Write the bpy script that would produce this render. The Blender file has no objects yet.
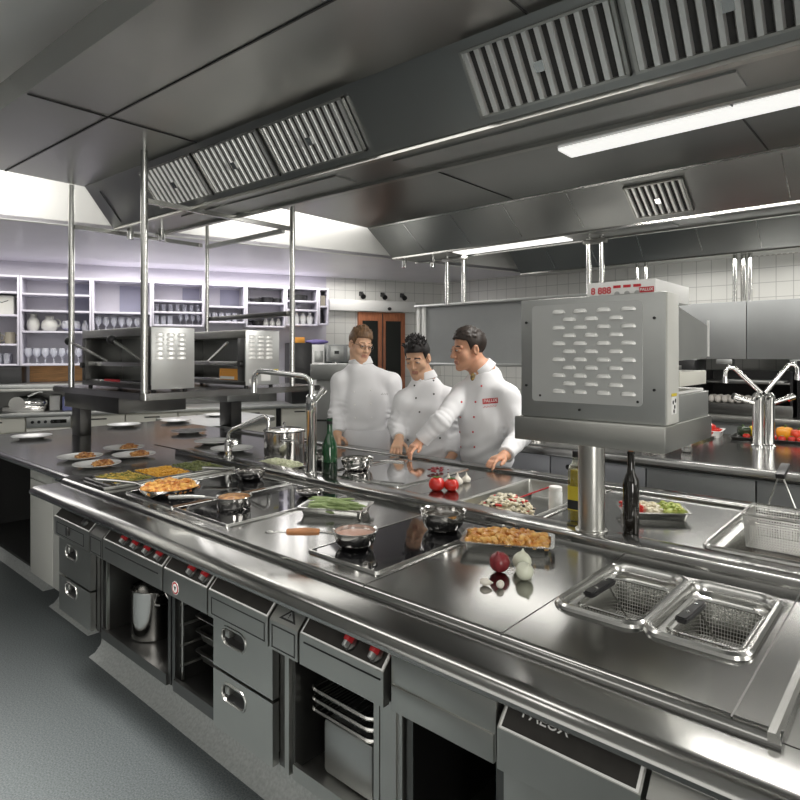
import bpy, bmesh, math, random
import numpy as np
from mathutils import Vector, Matrix
from mathutils.bvhtree import BVHTree
random.seed(7)
SC = bpy.context.scene
COL = SC.collection
PI = math.pi
# ---------------------------------------------------------------- camera geometry (metres; X along the island, Y across it)
CAMH, FPX, HORIZON = 1.52, 605.0, 354.0
FWD = (-0.6620970, 0.7494181)
RGT = (0.7494181, 0.6620970)
def ray(px, py):
    u = (px - 400) / FPX
    return Vector((FWD[0] + u * RGT[0], FWD[1] + u * RGT[1], -(py - HORIZON) / FPX))
def onz(px, py, z=.9):
    q = ray(px, py); t = (z - CAMH) / q.z
    return Vector((t * q.x, t * q.y, z))
def ond(px, py, t):
    q = ray(px, py)
    return Vector((t * q.x, t * q.y, CAMH + t * q.z))
# ---------------------------------------------------------------- materials
def _n(nt, t, **kw):
    n = nt.nodes.new(t)
    for k, v in kw.items(): setattr(n, k, v)
    return n
def mat(name, col, rough=.5, metal=0., noise=0., nscale=30., bump=0., bscale=200., stretch=(1, 1, 1), trans=0., ior=1.45, emit=None, estr=0., coat=0., col2=None, rvar=0., sss=0., spec=.5):
    m = bpy.data.materials.new(name); m.use_nodes = True
    nt = m.node_tree; b = nt.nodes['Principled BSDF']; L = nt.links
    c4 = (col[0], col[1], col[2], 1)
    b.inputs['Base Color'].default_value = c4
    b.inputs['Roughness'].default_value = rough
    b.inputs['Metallic'].default_value = metal
    b.inputs['IOR'].default_value = ior
    b.inputs['Specular IOR Level'].default_value = spec
    b.inputs['Transmission Weight'].default_value = trans
    b.inputs['Coat Weight'].default_value = coat
    if sss:
        b.inputs['Subsurface Weight'].default_value = sss
        b.inputs['Subsurface Radius'].default_value = (.02, .008, .004)
        b.inputs['Subsurface Scale'].default_value = .3
    if emit:
        b.inputs['Emission Color'].default_value = (emit[0], emit[1], emit[2], 1)
        b.inputs['Emission Strength'].default_value = estr
    tc = _n(nt, 'ShaderNodeTexCoord'); mp = _n(nt, 'ShaderNodeMapping')
    mp.inputs['Scale'].default_value = stretch
    L.new(tc.outputs['Object'], mp.inputs['Vector'])
    if noise or rvar or col2:
        nz = _n(nt, 'ShaderNodeTexNoise'); nz.inputs['Scale'].default_value = nscale; nz.inputs['Detail'].default_value = 4
        L.new(mp.outputs[0], nz.inputs['Vector'])
        if noise or col2:
            r = _n(nt, 'ShaderNodeValToRGB')
            a = tuple(max(0, x * (1 - noise)) for x in col) if not col2 else col
            d = tuple(min(1, x * (1 + noise)) for x in col) if not col2 else col2
            r.color_ramp.elements[0].position = .35; r.color_ramp.elements[1].position = .65
            r.color_ramp.elements[0].color = (*a, 1); r.color_ramp.elements[1].color = (*d, 1)
            L.new(nz.outputs['Fac'], r.inputs[0]); L.new(r.outputs[0], b.inputs['Base Color'])
        if rvar:
            mr = _n(nt, 'ShaderNodeMapRange'); mr.inputs['To Min'].default_value = max(.02, rough - rvar); mr.inputs['To Max'].default_value = rough + rvar
            L.new(nz.outputs['Fac'], mr.inputs['Value']); L.new(mr.outputs[0], b.inputs['Roughness'])
    if bump:
        n2 = _n(nt, 'ShaderNodeTexNoise'); n2.inputs['Scale'].default_value = bscale; n2.inputs['Detail'].default_value = 3
        L.new(mp.outputs[0], n2.inputs['Vector'])
        bp = _n(nt, 'ShaderNodeBump'); bp.inputs['Strength'].default_value = bump; bp.inputs['Distance'].default_value = .002
        L.new(n2.outputs['Fac'], bp.inputs['Height']); L.new(bp.outputs[0], b.inputs['Normal'])
    return m
def tile_mat(name, col, grout, sx, sy, rough=.25, gap=.02, axes='xz', var=.0):
    m = mat(name, col, rough); nt = m.node_tree; b = nt.nodes['Principled BSDF']; L = nt.links
    tc = _n(nt, 'ShaderNodeTexCoord'); sp = _n(nt, 'ShaderNodeSeparateXYZ'); cb = _n(nt, 'ShaderNodeCombineXYZ')
    L.new(tc.outputs['Object'], sp.inputs[0])
    L.new(sp.outputs['XYZ'.index(axes[0].upper())], cb.inputs[0]); L.new(sp.outputs['XYZ'.index(axes[1].upper())], cb.inputs[1])
    br = _n(nt, 'ShaderNodeTexBrick'); br.offset = 0; br.squash = 1
    br.inputs['Color1'].default_value = (*col, 1); br.inputs['Color2'].default_value = (*[min(1, c * (1 + var)) for c in col], 1)
    br.inputs['Mortar'].default_value = (*grout, 1); br.inputs['Scale'].default_value = 1
    br.inputs['Mortar Size'].default_value = gap * sx; br.inputs['Brick Width'].default_value = sx; br.inputs['Row Height'].default_value = sy
    L.new(cb.outputs[0], br.inputs['Vector']); L.new(br.outputs['Color'], b.inputs['Base Color'])
    return m
def glass_mat(name, tint=(.95, .97, 1), amount=.3, rough=.04, body=.0):
    m = bpy.data.materials.new(name); m.use_nodes = True; nt = m.node_tree; L = nt.links
    nt.nodes.remove(nt.nodes['Principled BSDF']); out = nt.nodes['Material Output']
    tr = _n(nt, 'ShaderNodeBsdfTransparent'); tr.inputs[0].default_value = (*tint, 1)
    gl = _n(nt, 'ShaderNodeBsdfGlossy'); gl.inputs['Roughness'].default_value = rough
    fr = _n(nt, 'ShaderNodeLayerWeight'); fr.inputs['Blend'].default_value = amount
    mx = _n(nt, 'ShaderNodeMixShader')
    L.new(fr.outputs['Facing'], mx.inputs[0]); L.new(tr.outputs[0], mx.inputs[1]); L.new(gl.outputs[0], mx.inputs[2])
    df = _n(nt, 'ShaderNodeBsdfDiffuse'); df.inputs[0].default_value = (.9, .9, .95, 1); m2 = _n(nt, 'ShaderNodeMixShader'); m2.inputs[0].default_value = body
    L.new(mx.outputs[0], m2.inputs[1]); L.new(df.outputs[0], m2.inputs[2]); L.new(m2.outputs[0], out.inputs[0])
    return m
M = {}
M['top'] = mat('worktop_steel', (.33, .33, .32), .17, 1, noise=.04, nscale=2, rvar=.03)
M['steel'] = mat('brushed_steel', (.50, .50, .475), .32, 1, noise=.04, nscale=6, rvar=.05)
M['dsteel'] = mat('dark_steel', (.15, .15, .145), .35, 1, noise=.06, nscale=8)
M['hood'] = mat('hood_steel', (.39, .395, .385), .3, 1, noise=.05, nscale=1.2, rvar=.05)
M['filter'] = mat('filter_steel', (.82, .82, .80), .28, .85)
M['chrome'] = mat('chrome', (.75, .75, .74), .07, 1)
M['pansteel'] = mat('pan_steel', (.66, .65, .63), .13, 1)
M['mirror'] = mat('polished_rim_steel', (.62, .62, .60), .22, 1)
M['louvre'] = mat('lit_louvre_steel', (.80, .80, .78), .35, .45)  # whitish colour carries the highlights that the louvres catch
M['bottledark'] = mat('dark_bottle_base', (.006, .02, .010), .08, coat=.4)
M['copper'] = mat('brown_edge_trim', (.22, .13, .08), .35, .6)
M['frame'] = mat('dark_spectacle_metal', (.12, .11, .10), .3, .8)
M['dull'] = mat('satin_sheet_steel', (.48, .49, .48), .42, 1, noise=.04, nscale=5)
M['ventpanel'] = mat('pale_vent_panel', (.60, .61, .60), .36, .7, noise=.03, nscale=3)
M['griddle'] = mat('polished_griddle_steel', (.62, .62, .62), .07, 1)
M['grey'] = mat('grey_cabinet_front', (.30, .31, .31), .38, .35, noise=.03, nscale=4)
M['bluegrey'] = mat('pale_grey_drawer_front', (.42, .43, .46), .35, .3)
M['white'] = mat('white_paint', (.80, .80, .78), .4)
M['ceil'] = mat('ceiling_white', (.86, .86, .84), .6)
M['loceil'] = mat('lacquered_ceiling_panel', (.74, .72, .78), .3, noise=.03, nscale=2)
M['cream'] = mat('cream_cabinet_front', (.70, .69, .62), .35)
M['offwhite'] = mat('off_white_panel', (.62, .62, .58), .4)
M['lav'] = mat('lavender_wall_paint', (.54, .525, .585), .5, noise=.03, nscale=2)
M['lavshelf'] = mat('pale_lavender_shelf', (.60, .585, .66), .4)
M['lavdark'] = mat('slate_lavender_panel', (.28, .28, .37), .45)
M['black'] = mat('black_plastic', (.015, .015, .016), .35)
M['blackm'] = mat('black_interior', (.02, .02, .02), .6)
M['glassblack'] = mat('black_ceramic_glass', (.008, .008, .009), .05, spec=.55, coat=.2)
M['rub'] = mat('dark_trim', (.03, .03, .03), .4)
M['panelblack'] = mat('dark_control_plate', (.04, .038, .035), .45, noise=.1, nscale=20, spec=.15)
M['red'] = mat('red_enamel', (.42, .015, .02), .35)
M['redlabel'] = mat('red_print', (.55, .03, .04), .4)
M['whitelabel'] = mat('white_print', (.85, .85, .83), .5)
M['yellowlabel'] = mat('yellow_sticker', (.75, .6, .05), .5)
M['orangelabel'] = mat('orange_print', (.75, .33, .05), .5)
M['wood'] = mat('honey_wood', (.42, .21, .07), .45, noise=.25, nscale=6, stretch=(1, 1, 12))
M['redwood'] = mat('red_brown_wood', (.36, .13, .06), .4, noise=.2, nscale=8, stretch=(8, 8, 1))
M['handlewood'] = mat('turned_wood', (.38, .17, .07), .45, noise=.2, nscale=20)
M['porc'] = mat('white_porcelain', (.78, .79, .78), .15, coat=.3)
M['floor'] = mat('speckled_grey_floor', (.115, .13, .134), .5, noise=.35, nscale=160, bump=.05, bscale=300)
M['plinth'] = mat('pale_grey_plinth', (.42, .44, .43), .55, noise=.12, nscale=90)
M['walltile'] = tile_mat('white_wall_tile', (.68, .68, .65), (.40, .40, .39), .15, .15, axes='xz')
M['plaster'] = mat('wall_plaster', (.55, .55, .54), .6)
M['lamp'] = mat('lamp_diffuser', (.6, .6, .6), .4, emit=(1, .99, .95), estr=.75)
M['lamp2'] = mat('hood_lamp_diffuser', (.9, .9, .9), .4, emit=(1, .98, .93), estr=1.2)
M['darkglass'] = mat('dark_door_glass', (.02, .022, .02), .08)
M['clearglass'] = glass_mat('clear_glassware', body=.38)
M['greenglass'] = mat('green_bottle_glass', (.006, .055, .018), .05, coat=.5)
M['wineglass'] = mat('near_black_bottle_glass', (.012, .010, .008), .06, coat=.4)
M['oil'] = mat('golden_oil', (.50, .38, .03), .08, trans=.25, coat=.4)
M['oilglass'] = glass_mat('bottle_glass', (.9, .92, .85), .35)
M['cloth'] = mat('white_cotton_twill', (.80, .80, .815), .8, bump=.1, bscale=400)
M['seam'] = mat('shaded_cotton_seam', (.60, .60, .63), .85)
M['apron'] = mat('white_apron_cotton', (.77, .77, .79), .85, bump=.1, bscale=300)
M['trouser'] = mat('dark_check_trousers', (.05, .05, .06), .8)
M['skin'] = mat('skin', (.62, .33, .21), .5, sss=.15, noise=.06, nscale=25)
M['skin2'] = mat('fair_skin', (.68, .42, .28), .5, sss=.15, noise=.06, nscale=25)
M['lips'] = mat('lips', (.50, .235, .17), .5)
M['eye'] = mat('eye_white', (.5, .48, .46), .3)
M['iris'] = mat('dark_iris', (.03, .02, .015), .2)
M['hairbrown'] = mat('light_brown_hair', (.16, .09, .045), .55, noise=.35, nscale=90, stretch=(1, 1, .3))
M['hairblack'] = mat('black_hair', (.012, .010, .010), .45, noise=.4, nscale=90)
M['hairdark'] = mat('dark_brown_hair', (.022, .014, .010), .5, noise=.35, nscale=90, stretch=(1, 1, .3))
M['shoe'] = mat('shoe_leather', (.02, .02, .02), .4)
M['tomato'] = mat('tomato_skin', (.60, .03, .02), .18, coat=.4)
M['leaf'] = mat('green_calyx', (.07, .16, .03), .5)
M['garlic'] = mat('garlic_skin', (.78, .74, .66), .5, noise=.06, nscale=30)
M['onionred'] = mat('red_onion_skin', (.20, .025, .03), .25, noise=.25, nscale=14, stretch=(3, 3, .4))
M['onionwhite'] = mat('white_onion_skin', (.72, .74, .60), .25, noise=.05, nscale=14)
M['bean'] = mat('green_bean', (.25, .34, .13), .4, col2=(.40, .48, .25), nscale=14)
M['pasta'] = mat('golden_noodles', (.55, .20, .03), .4, col2=(.85, .55, .18), nscale=40)
M['saute'] = mat('sauteed_potatoes', (.42, .12, .02), .4, col2=(.80, .48, .13), nscale=40)
M['vegmix'] = mat('mixed_vegetables', (.10, .14, .03), .5, col2=(.62, .42, .08), nscale=45)
M['vegorange'] = mat('orange_vegetables', (.60, .28, .02), .5, col2=(.72, .42, .06), nscale=70)
M['vegdark'] = mat('dark_greens', (.05, .07, .02), .5, col2=(.22, .24, .08), nscale=60)
M['ragout'] = mat('brown_ragout', (.20, .05, .02), .4, col2=(.66, .36, .12), nscale=50)
M['salad'] = mat('pale_seafood_salad', (.68, .60, .42), .4, col2=(.78, .74, .60), nscale=50)
M['rice'] = mat('shredded_cabbage', (.55, .58, .38), .5, col2=(.74, .75, .58), nscale=60)
M['sauce'] = mat('pink_sauce', (.55, .34, .27), .15)
M['dicered'] = mat('diced_tomato', (.62, .04, .03), .3, noise=.2, nscale=60)
M['diceyellow'] = mat('diced_courgette', (.50, .50, .14), .4, col2=(.28, .40, .08), nscale=60)
M['pepred'] = mat('red_pepper', (.62, .05, .015), .2, coat=.3)
M['peporange'] = mat('orange_pepper', (.80, .33, .015), .2, coat=.3)
M['pepgreen'] = mat('dark_green_pepper', (.03, .05, .025), .2, coat=.3)
M['pepyellow'] = mat('yellow_pepper', (.80, .62, .04), .2, coat=.3)
M['egg'] = mat('egg_shell', (.70, .67, .62), .5)
M['stone'] = mat('glazed_stoneware', (.62, .62, .58), .3)
M['tan'] = mat('tan_stoneware', (.36, .33, .26), .4)
M['purple'] = mat('purple_cloth', (.10, .08, .22), .7)
M['blue'] = mat('blue_carton', (.22, .24, .50), .5)
M['liquid'] = mat('dark_stock', (.06, .05, .04), .08)
M['tie'] = mat('patterned_neckerchief', (.10, .09, .08), .7, col2=(.55, .36, .10), nscale=60)
# ---------------------------------------------------------------- mesh helpers
def NB(): return bmesh.new()
def box(bm, a, b, bev=0, seg=2):
    x0, y0, z0 = [min(a[i], b[i]) for i in range(3)]; x1, y1, z1 = [max(a[i], b[i]) for i in range(3)]
    v = [bm.verts.new(p) for p in ((x0,y0,z0),(x1,y0,z0),(x1,y1,z0),(x0,y1,z0),(x0,y0,z1),(x1,y0,z1),(x1,y1,z1),(x0,y1,z1))]
    fs = [bm.faces.new([v[i] for i in f]) for f in ((3,2,1,0),(4,5,6,7),(0,1,5,4),(1,2,6,5),(2,3,7,6),(3,0,4,7))]
    if bev:
        es = list({e for f in fs for e in f.edges})
        bmesh.ops.bevel(bm, geom=es, offset=bev, segments=seg, affect='EDGES', profile=.5)
    return v
def prism(bm, pts, axis, a, b, bev=0):
    def P(p, t):
        if axis == 'x': return (t, p[0], p[1])
        if axis == 'y': return (p[0], t, p[1])
        return (p[0], p[1], t)
    A = [bm.verts.new(P(p, a)) for p in pts]; B = [bm.verts.new(P(p, b)) for p in pts]; n = len(pts)
    fs = [bm.faces.new(A[::-1]), bm.faces.new(B)]
    for i in range(n): fs.append(bm.faces.new((A[i], A[(i+1) % n], B[(i+1) % n], B[i])))
    bmesh.ops.recalc_face_normals(bm, faces=fs)
    if bev:
        bmesh.ops.bevel(bm, geom=list({e for f in fs for e in f.edges}), offset=bev, segments=2, affect='EDGES')
def loft(bm, rings, cap0=True, cap1=True, closed=True):
    R = [[bm.verts.new(p) for p in r] for r in rings]; fs = []
    n = len(rings[0])
    for A, B in zip(R, R[1:]):
        for i in range(n if closed else n - 1):
            fs.append(bm.faces.new((A[i], A[(i+1) % n], B[(i+1) % n], B[i])))
    if cap0: fs.append(bm.faces.new(R[0][::-1]))
    if cap1: fs.append(bm.faces.new(R[-1]))
    bmesh.ops.recalc_face_normals(bm, faces=fs)
def ring(c, r, n, ax=None, ry=None):
    ry = ry or r
    if ax is None: return [(c[0] + r*math.cos(2*PI*i/n), c[1] + ry*math.sin(2*PI*i/n), c[2]) for i in range(n)]
    ax = Vector(ax).normalized(); u = ax.orthogonal().normalized(); w = ax.cross(u)
    return [tuple(Vector(c) + u*r*math.cos(2*PI*i/n) + w*ry*math.sin(2*PI*i/n)) for i in range(n)]
def cyl(bm, a, b, r0, r1=None, n=20):
    d = Vector(b) - Vector(a)
    loft(bm, [ring(a, r0, n, d), ring(b, r0 if r1 is None else r1, n, d)])
def lathe(bm, prof, c=(0, 0, 0), n=32, cap0=True, cap1=True):
    loft(bm, [ring((c[0], c[1], c[2]+z), max(r, .0004), n) for r, z in prof], cap0, cap1)
def tube(bm, pts, r, n=8, closed=False):
    pts = [Vector(p) for p in pts]; rings = []; N = len(pts); u = None
    for i, p in enumerate(pts):
        if closed: d = pts[(i+1) % N] - pts[i-1]
        else: d = pts[min(i+1, N-1)] - pts[max(i-1, 0)]
        d.normalize()
        u = d.orthogonal().normalized() if u is None else (u - d*u.dot(d)).normalized()
        w = d.cross(u); rr = r[i] if isinstance(r, (list, tuple)) else r
        rings.append([tuple(p + u*rr*math.cos(2*PI*k/n) + w*rr*math.sin(2*PI*k/n)) for k in range(n)])
    if closed: rings.append(rings[0])
    loft(bm, rings, not closed, not closed)
def arc(c, r, a0, a1, n, ex, ey):
    ex, ey = Vector(ex), Vector(ey)
    return [tuple(Vector(c) + ex*r*math.cos(a0+(a1-a0)*i/n) + ey*r*math.sin(a0+(a1-a0)*i/n)) for i in range(n+1)]
def sphere(bm, c, r, sx=1, sy=1, sz=1, u=16, v=10):
    mtx = Matrix.Translation(Vector(c)) @ Matrix.Diagonal((sx, sy, sz, 1))
    bmesh.ops.create_uvsphere(bm, u_segments=u, v_segments=v, radius=r, matrix=mtx)
def rr(x0, x1, y0, y1, r, z, seg=5):
    o = []
    for cx, cy, a in ((x1-r, y1-r, 0), (x0+r, y1-r, PI/2), (x0+r, y0+r, PI), (x1-r, y0+r, 1.5*PI)):
        for i in range(seg+1):
            t = a + PI/2*i/seg; o.append((cx + r*math.cos(t), cy + r*math.sin(t), z))
    return o
def slab(bm, xs, ys, z0, z1, holes=()):
    """horizontal slab with rectangular cut-outs"""
    X = sorted(set(list(xs) + [h[0] for h in holes] + [h[1] for h in holes])); Y = sorted(set(list(ys) + [h[2] for h in holes] + [h[3] for h in holes]))
    def solid(i, j):
        if i < 0 or j < 0 or i >= len(X)-1 or j >= len(Y)-1: return False
        cx, cy = (X[i]+X[i+1])/2, (Y[j]+Y[j+1])/2
        return not any(h[0] < cx < h[1] and h[2] < cy < h[3] for h in holes)
    V = {}
    def v(i, j, k):
        if (i, j, k) not in V: V[(i, j, k)] = bm.verts.new((X[i], Y[j], (z0, z1)[k]))
        return V[(i, j, k)]
    for i in range(len(X)-1):
        for j in range(len(Y)-1):
            if not solid(i, j): continue
            bm.faces.new((v(i,j,1), v(i+1,j,1), v(i+1,j+1,1), v(i,j+1,1))); bm.faces.new((v(i,j+1,0), v(i+1,j+1,0), v(i+1,j,0), v(i,j,0)))
            if not solid(i, j-1): bm.faces.new((v(i,j,0), v(i+1,j,0), v(i+1,j,1), v(i,j,1)))
            if not solid(i, j+1): bm.faces.new((v(i+1,j+1,0), v(i,j+1,0), v(i,j+1,1), v(i+1,j+1,1)))
            if not solid(i-1, j): bm.faces.new((v(i,j+1,0), v(i,j,0), v(i,j,1), v(i,j+1,1)))
            if not solid(i+1, j): bm.faces.new((v(i+1,j,0), v(i+1,j+1,0), v(i+1,j+1,1), v(i+1,j,1)))
# ---------------------------------------------------------------- object helpers
MW = {}
def world(o): return MW.get(o.name, Matrix.Identity(4))
def finish(name, bm, m, angle=35):
    me = bpy.data.meshes.new(name); bm.to_mesh(me); bm.free()
    for mm in (m if isinstance(m, (list, tuple)) else [m]): me.materials.append(mm)
    if angle:
        me.shade_smooth()
        me.set_sharp_from_angle(angle=math.radians(angle))
    return me
def part(name, bm, m, parent=None, local=False, angle=35, label=None):
    """one mesh = one part; geometry is given in world space unless local"""
    if parent is not None and not local: bm.transform(world(parent).inverted())
    o = bpy.data.objects.new(name, finish(name, bm, m, angle)); COL.objects.link(o)
    if parent is not None:
        o.parent = parent; MW[o.name] = world(parent)
    if label: o['label'] = label
    return o
def T(name, label, cat, loc=(0, 0, 0), group=None, rot=0.):
    o = bpy.data.objects.new(name, None); COL.objects.link(o); o.empty_display_size = .05
    o.location = loc; o.rotation_euler = (0, 0, rot); o['label'] = label; o['category'] = cat
    if group: o['group'] = group
    MW[o.name] = Matrix.Translation(Vector(loc)) @ Matrix.Rotation(rot, 4, 'Z')
    return o
def one(name, bm, m, label, cat, loc=(0, 0, 0), group=None, kind=None, angle=35, local=False, rot=0):
    """a thing that is a single mesh, origin at loc"""
    mt = Matrix.Translation(Vector(loc)) @ Matrix.Rotation(rot, 4, 'Z')
    if not local: bm.transform(mt.inverted())
    o = bpy.data.objects.new(name, finish(name, bm, m, angle)); COL.objects.link(o)
    o.location = loc; o.rotation_euler = (0, 0, rot); MW[o.name] = mt
    o['label'] = label; o['category'] = cat
    if group: o['group'] = group
    if kind: o['kind'] = kind
    return o
def struct(name, bm, m, angle=35):
    o = bpy.data.objects.new(name, finish(name, bm, m, angle)); COL.objects.link(o); o['kind'] = 'structure'; return o
def dup(root, loc, label=None, rot=None, group=None, scale=None):
    r = root.copy(); COL.objects.link(r); r.location = loc
    if rot is not None: r.rotation_euler = (0, 0, rot) if not isinstance(rot, (tuple, list)) else rot
    if scale: r.scale = (scale,)*3 if not isinstance(scale, (tuple, list)) else scale
    if label: r['label'] = label
    if group: r['group'] = group
    for ch in list(root.children):
        c = ch.copy(); COL.objects.link(c); c.parent = r
        for g in list(ch.children):
            d = g.copy(); COL.objects.link(d); d.parent = c
    return r
def text_bm(s, size, shear=0., bold=0.):
    cu = bpy.data.curves.new('lettering', 'FONT'); cu.body = s; cu.size = size; cu.align_x = 'CENTER'; cu.align_y = 'CENTER'; cu.shear = shear; cu.offset = bold; cu.extrude = .0006
    o = bpy.data.objects.new('lettering', cu); COL.objects.link(o)
    dg = bpy.context.evaluated_depsgraph_get(); dg.update()
    me = bpy.data.meshes.new_from_object(o.evaluated_get(dg))
    bm = NB(); bm.from_mesh(me); bpy.data.objects.remove(o); bpy.data.meshes.remove(me); bpy.data.curves.remove(cu)
    return bm
def place_bm(bm, loc, ex, ey):
    """put a flat bm (xy plane) at loc with axes ex, ey"""
    ex = Vector(ex).normalized(); ez = ex.cross(Vector(ey)).normalized(); ey = ez.cross(ex)
    m = Matrix((ex, ey, ez)).transposed().to_4x4(); m.translation = Vector(loc); bm.transform(m); return bm
# ================================================================ SETTING
bm = NB(); box(bm, (-11, -3.6, -.1), (4.1, 8, 0)); struct('floor', bm, M['floor'])
bm = NB(); box(bm, (-11, -3.6, 3.1), (4.1, 8, 3.2)); struct('ceiling', bm, M['ceil'])
WA = math.atan2(.9002, .4356); WO = (-7.87, 2.12, 0)            # the slanted shelf wall: local x along it, local -y into the room
WM = Matrix.Translation(Vector(WO)) @ Matrix.Rotation(WA, 4, 'Z')
def wpart(name, bm, m, kind=True):
    o = struct(name, bm, m); o.location = WO; o.rotation_euler = (0, 0, WA)
    return o
def W(s, n, z): return WM @ Vector((s, -n, z))
bm = NB(); box(bm, (-6.3, 0, 0), (3.78, .12, 3.1)); wpart('wall_left', bm, M['lav'])
bm = NB(); box(bm, (3.78, 0, 0), (5.6, .12, 3.1)); wpart('wall_left', bm, M['walltile'])
bm = NB(); box(bm, (-7, 7.1, 0), (4.1, 7.2, 3.1)); struct('wall_back', bm, M['walltile'])
bm = NB(); box(bm, (4, -3.6, 0), (4.1, 8, 3.1)); struct('wall_right', bm, M['plaster'])
bm = NB(); box(bm, (-11, -3.6, 0), (4.1, -3.5, 3.1)); struct('wall_front', bm, M['plaster'])
# lowered ceiling along the shelf wall, with its white upstand
def bl(t): return (-5.4 + .2564 * t, 1.456 + .9666 * t)
p0, p1, q1 = bl(-5.2), bl(5.85), (-5.3, 7.1)
w0 = W(-6.2, 0, 0)
bm = NB(); prism(bm, [p0, p1, q1, (W(5.5, 0, 0).x, 7.1), (w0.x, w0.y)], 'z', 2.57, 2.60); struct('ceiling', bm, M['loceil'])
bm = NB(); prism(bm, [p0, p1, (p1[0]-.05, p1[1]), (p0[0]-.05, p0[1])], 'z', 2.565, 3.1); struct('trim_1', bm, M['ceil'])
# track board over the sliding door, double door
bm = NB(); box(bm, (3.80, -.09, 2.115), (5.08, 0, 2.265), .006); o = wpart('trim_2', bm, M['white'])
bm = NB(); box(bm, (4.227, -.05, 0), (4.93, -.002, 2.105), .004); D1 = wpart('door_1', bm, M['redwood'])
for a, b in ((4.285, 4.512), (4.632, 4.862)):
    bm = NB(); box(bm, (a, -.056, .25), (b, -.046, 1.985)); o = part('door_pane', bm, M['darkglass'], D1, local=True)
bm = NB(); box(bm, (4.578, -.06, .02), (4.586, -.045, 2.09)); part('door_gap', bm, M['rub'], D1, local=True)
for x in (4.545, 4.605):
    bm = NB(); tube(bm, [(x, -.05, .98), (x, -.09, .99), (x, -.09, 1.2), (x, -.05, 1.21)], .01); part('door_handle', bm, M['chrome'], D1, local=True)
bm = NB(); sphere(bm, (0, 0, 0), .03, 1, .5, .8)
one('motion_sensor', bm, M['black'], 'black oval sensor on the white track board above the wooden door', 'sensor', W(4.67, .105, 2.155), rot=WA, local=True)
base = None
for i, s in enumerate((4.28, 4.60, 4.90)):
    lb = ['black wall spot left of three above the door track', 'black wall spot in the middle of three above the door track', 'black wall spot right of three above the door track'][i]
    if base is None:
        base = T('wall_spot', lb, 'lamp', W(s, 0, 2.36), 'wall spots above the door', WA)
        bm = NB(); box(bm, (-.03, -.02, -.03), (.03, 0, .03), .004); part('mount', bm, M['black'], base, local=True)
        bm = NB(); cyl(bm, (0, -.02, 0), (0, -.11, -.05), .028, .036); part('spot_head', bm, M['black'], base, local=True)
    else: dup(base, W(s, 0, 2.36), lb)

# ================================================================ EXHAUST HOODS
def hoodsec(prof, x0, x1, parent, name='canopy_panel'):
    bm = NB(); prism(bm, prof, 'x', x0, x1); return part(name, bm, M['hood'], parent, angle=20)
HX1 = 2.6
ZT = 2.88
hood = T('exhaust_hood', 'large stainless exhaust canopy above the near cooking island', 'exhaust hood', (-1, 2.2, 2.476))
hoodsec([(.90, 2.745), (1.79, 2.745), (1.99, 2.476), (2.36, 2.476), (2.575, 2.745), (2.575, ZT), (.90, ZT)], -4.66, HX1, hood)
hood2 = T('exhaust_hood', 'stainless exhaust canopy behind the near one, with lit lamp and one small grille', 'exhaust hood', (-1, 4.7, 2.495))
hoodsec([(2.59, 2.745), (4.19, 2.745), (4.55, 2.495), (4.94, 2.495), (5.15, 2.745), (5.15, ZT), (2.59, ZT)], -4.125, HX1, hood2)
hood3 = T('exhaust_hood', 'far stainless exhaust canopy over the back counter', 'exhaust hood', (-1, 6.5, 2.4825))
hoodsec([(5.165, 2.745), (6.075, 2.745), (6.375, 2.4825), (6.75, 2.4825), (7.05, 2.64), (7.09, 2.64), (7.09, ZT), (5.165, ZT)], -3.71, HX1, hood3)
def on_slope(bm, x0, x1, a, b, off, th):
    """a plate lying on the sloped face a->b (Y,z), off = distance outwards"""
    d = Vector((b[0]-a[0], b[1]-a[1])).normalized(); n = Vector((d.y, -d.x))
    if n.y > 0: n = -n
    P = [Vector(a)+n*off, Vector(b)+n*off, Vector(b)+n*(off+th), Vector(a)+n*(off+th)]
    prism(bm, [tuple(p) for p in P], 'x', x0, x1)
def filt(x0, x1, a, b, parent, n):
    d = Vector((b[0]-a[0], b[1]-a[1])); nn = Vector((d.y, -d.x)).normalized()
    if nn.y > 0: nn = -nn
    bm = NB(); on_slope(bm, x0, x1, a, b, .001, .004); f = part('grease_filter', bm, M['blackm'], parent, angle=0)
    bm = NB()
    w = (x1-x0)/n
    for i in range(n):
        xa = x0 + w*(i+.14); xb = x0 + w*(i+.72)
        pts = [(xa, .006), (xa + .2*(xb-xa), .02), (xb - .2*(xb-xa), .02), (xb, .006)]
        A = [(x, *(Vector(a)+nn*h)) for x, h in pts]; B = [(x, *(Vector(b)+nn*h)) for x, h in pts]
        loft(bm, [A, B])
    part('filter_baffle', bm, M['filter'], f, angle=0)
    bm = NB()
    for t in (0, 1):
        c = Vector(a)+d*t; c2 = Vector(a)+d*(t*.93+.035)
        on_slope(bm, x0, x1, tuple(Vector(a)+d*(t*.965)), tuple(Vector(a)+d*(t*.965+.035)), .004, .02)
    for xx in (x0, x1-.012): on_slope(bm, xx, xx+.012, a, b, .004, .02)
    part('filter_frame', bm, M['steel'], f, angle=0)
    for fx in (.5,):
        bm = NB(); xm = x0+(x1-x0)*fx; m0 = Vector(a)+d*.45; m1 = Vector(a)+d*.6
        on_slope(bm, xm-.018, xm+.018, tuple(m0), tuple(m1), .018, .012); part('filter_grip', bm, M['chrome'], f, angle=0)
fa, fb = (1.811, 2.714), (1.969, 2.501)
for i in range(6):
    if i not in (3,): filt(-3.90 + i*.625, -3.90 + i*.625 + .606, fa, fb, hood, 12)
bm = NB(); on_slope(bm, -4.50, -4.488, (1.825, 2.69), (1.975, 2.495), .001, .003); part('panel_seam', bm, M['rub'], hood, angle=0)
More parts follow.
